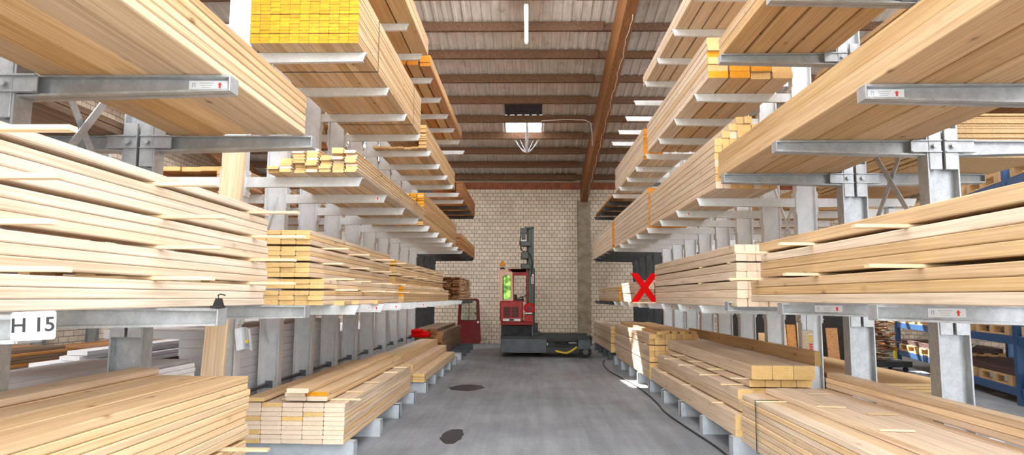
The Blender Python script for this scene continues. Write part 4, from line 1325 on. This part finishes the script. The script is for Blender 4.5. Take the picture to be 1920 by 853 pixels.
for i in range(3):
    lowz = .12 if i < 2 else .24
    for z in (lowz, .86, 2.0, 3.15):
        for q in (.8, 2.2):
            w = 'pallet on blue rack, %s bay from front, %s level, %s place' % (ORD[i], ORD[(lowz, .86, 2.0, 3.15).index(z)], ('nearer', 'farther')[q > 1])
            pallet(on_rack(.52, bays[i] + q, z + .127), ang + PI / 2, w, 'pallets on the blue rack', 1.2, 1.1, 'plywood')
        lo = z + .127 + .146
        cnt, mt = {0: (3, 'brown_sheet'), 1: (4, 'white_board'), 2: (3, 'plywood'), 3: (3, 'plywood')}[(lowz, .86, 2.0, 3.15).index(z)]
        if i == 2 and z == .86: cnt, mt = 3, 'pale'
        for k2 in range(cnt):
            mb = MB(); mb.box(-.5, .5, -1.3, 1.3, 0, .028, mt, .002)
            o = mb.build('stored_sheet', None, on_rack(.52, bays[i] + 1.5, lo + .03 * k2)); o.rotation_euler = (0, 0, ang)
            tag(o, '%s sheet up on blue rack, %s bay from front, %s level' % (ORD[k2], ORD[i], ORD[(lowz, .86, 2.0, 3.15).index(z)]), 'sheet', 'sheets on the blue rack')
# leaning sheets and boards in the dark corner behind the red X columns
for k, (x, y, w, h, mt, tilt) in enumerate(((4.5, 12.9, .14, .85, 'plywood', .1), (4.75, 13.1, .08, 1.25, 'pine', .1), (5.03, 13.1, .10, 1.02, 'pine', .1), (5.2, 13.2, .17, 1.0, 'larch', .12), (5.36, 13.25, .06, 1.2, 'pine', .1),
        (4.36, 13.5, .16, 1.6, 'weathered', .1), (5.0, 13.7, .12, 1.5, 'larch', .1), (6.4, 14.1, .24, .9, 'larch', .1), (6.1, 14.2, .14, 1.05, 'grey_board', .06))):
    mb = MB(); mb.box(-w / 2, w / 2, -.012, .012, 0, h, mt, .002)
    o = mb.build('leaning_board', None, (x, y, .002)); o.rotation_euler = (-tilt, rng.uniform(-.03, .03), 0)
    tag(o, 'upright board leaning in dark corner behind red X columns, %s by distance' % ORD[k], 'board', 'boards leaning in the dark corner')
mb = MB(); mb.box(4.3, 7.2, 14.9, 15.05, 0, 2.6, 'void_shade')  # dark panel put in as the deep shade behind the boards
tag(mb.build('shade_backdrop'), 'added shade-dark partition behind the leaning boards', 'backdrop')
# scrap wood on a dolly
sd = thing('scrap_cart', 'low cart heaped with scrap wood beyond red X rack', 'cart', (7.55, 14.5, 0))
mb = MB(); mb.box(-.45, .45, -.4, .4, .10, .22, 'truck_dark', .01)
for x in (-.35, .35):
    for y in (-.3, .3): mb.cyl((x, y - .02, .05), 'y', .05, .04, 'rubber', 12)
mb.build('cart_base', sd)
mb = MB()
for k in range(70):
    z = .24 + .013 * k
    a = rng.uniform(0, PI)
    L = rng.uniform(.12, .3)
    c = Vector((rng.uniform(-.22, .22), rng.uniform(-.2, .2), z))
    d = Vector((math.cos(a), math.sin(a), rng.uniform(-.2, .2))) * L
    mb.bar(c - d, c + d, rng.uniform(.03, .09), .02, rng.choice(['scrap', 'scrap', 'weathered', 'larch']))
sc_ = mb.build('scrap_heap', sd); sc_['kind'] = 'stuff'

# hedge outside the open front, mirrored in the truck's cab window
plain('leaf_green', (.22, .42, .05), .6, col2=(.05, .14, .02), mscale=2.2)
mb = MB()
bmesh.ops.create_grid(mb.bm, x_segments=60, y_segments=30, size=.5)
mb.mi('leaf_green')
for v in mb.bm.verts:
    u_, w_ = v.co.x, v.co.y
    d_ = .35 * math.sin(u_ * 31 + 3 * math.sin(w_ * 17)) * math.sin(w_ * 23) + rng.uniform(-.25, .25)
    v.co = Vector((u_ * 9, d_ + 1.2 * (2 * w_) ** 2, (w_ + .5) * 4.2))
tag(mb.build('garden_hedge', None, (-1.2, -16, 0)), 'leafy green hedge outside the open front, mirrored in cab window', 'hedge', None, 'stuff')

# ------------------------------------------------------------------ light
W = bpy.data.worlds.new('World'); bpy.context.scene.world = W
W.use_nodes = True
nt = W.node_tree
bg = nt.nodes['Background']
bg.inputs[0].default_value = (.93, .96, 1.0, 1)
bg.inputs[1].default_value = 4.2
def light(name, kind, loc, **kw):
    l = bpy.data.lights.new(name, kind)
    for k2, v in kw.items(): setattr(l, k2, v)
    o = bpy.data.objects.new(name, l); o.location = loc; C.objects.link(o)
    return o
sun = light('sun', 'SUN', (0, 30, 30), energy=20.0, angle=math.radians(.6), color=(1, .94, .84))
d = Vector((2.07, -5.4, -5.5)).normalized()
sun.rotation_euler = d.to_track_quat('-Z', 'Y').to_euler()
# portals that guide sky sampling through the open front and the roof lights
def portal(loc, rot, sx, sy):
    o = light('sky_portal', 'AREA', loc, shape='RECTANGLE', size=sx, size_y=sy)
    o.rotation_euler = rot
    o.data.cycles.is_portal = True
portal((1.9, YF - .2, 5.1), (PI / 2, 0, 0), 14.2, 10.3)
tilt = -math.atan(.2)
for k, (x0, x1, y0, y1) in list(LIGHTS.items())[:3]:
    portal(((x0 + x1) / 2, (y0 + y1) / 2, roof_z((y0 + y1) / 2) + .35), (tilt, 0, 0), x1 - x0, y1 - y0)

# ------------------------------------------------------------------ camera
F, PT, YW, RL = 1232.795, .1060, .0254, -.0059
cp, sp_, cy_, sy_, cr, sr = math.cos(PT), math.sin(PT), math.cos(YW), math.sin(YW), math.cos(RL), math.sin(RL)
M = Matrix(((cy_, -sy_, 0), (sy_, cy_, 0), (0, 0, 1))) @ Matrix(((1, 0, 0), (0, cp, -sp_), (0, sp_, cp))) @ Matrix(((cr, 0, sr), (0, 1, 0), (-sr, 0, cr)))
cam = bpy.data.cameras.new('camera')
cam.sensor_width = 36
cam.lens = F / 1920 * 36
cam.clip_start = .05
co = bpy.data.objects.new('camera', cam)
R = Matrix((M.col[0], M.col[2], -M.col[1])).transposed()
co.matrix_world = Matrix.Translation((0, 0, 1.5)) @ R.to_4x4()
C.objects.link(co)
sc = bpy.context.scene
sc.camera = co
sc.view_settings.view_transform = 'Standard'
sc.view_settings.look = 'None'
sc.view_settings.gamma = 1
sc.view_settings.use_curve_mapping = False
sc.view_settings.exposure = 0.75
sc.cycles.max_bounces = 10
sc.cycles.diffuse_bounces = 6
sc.cycles.use_denoising = True
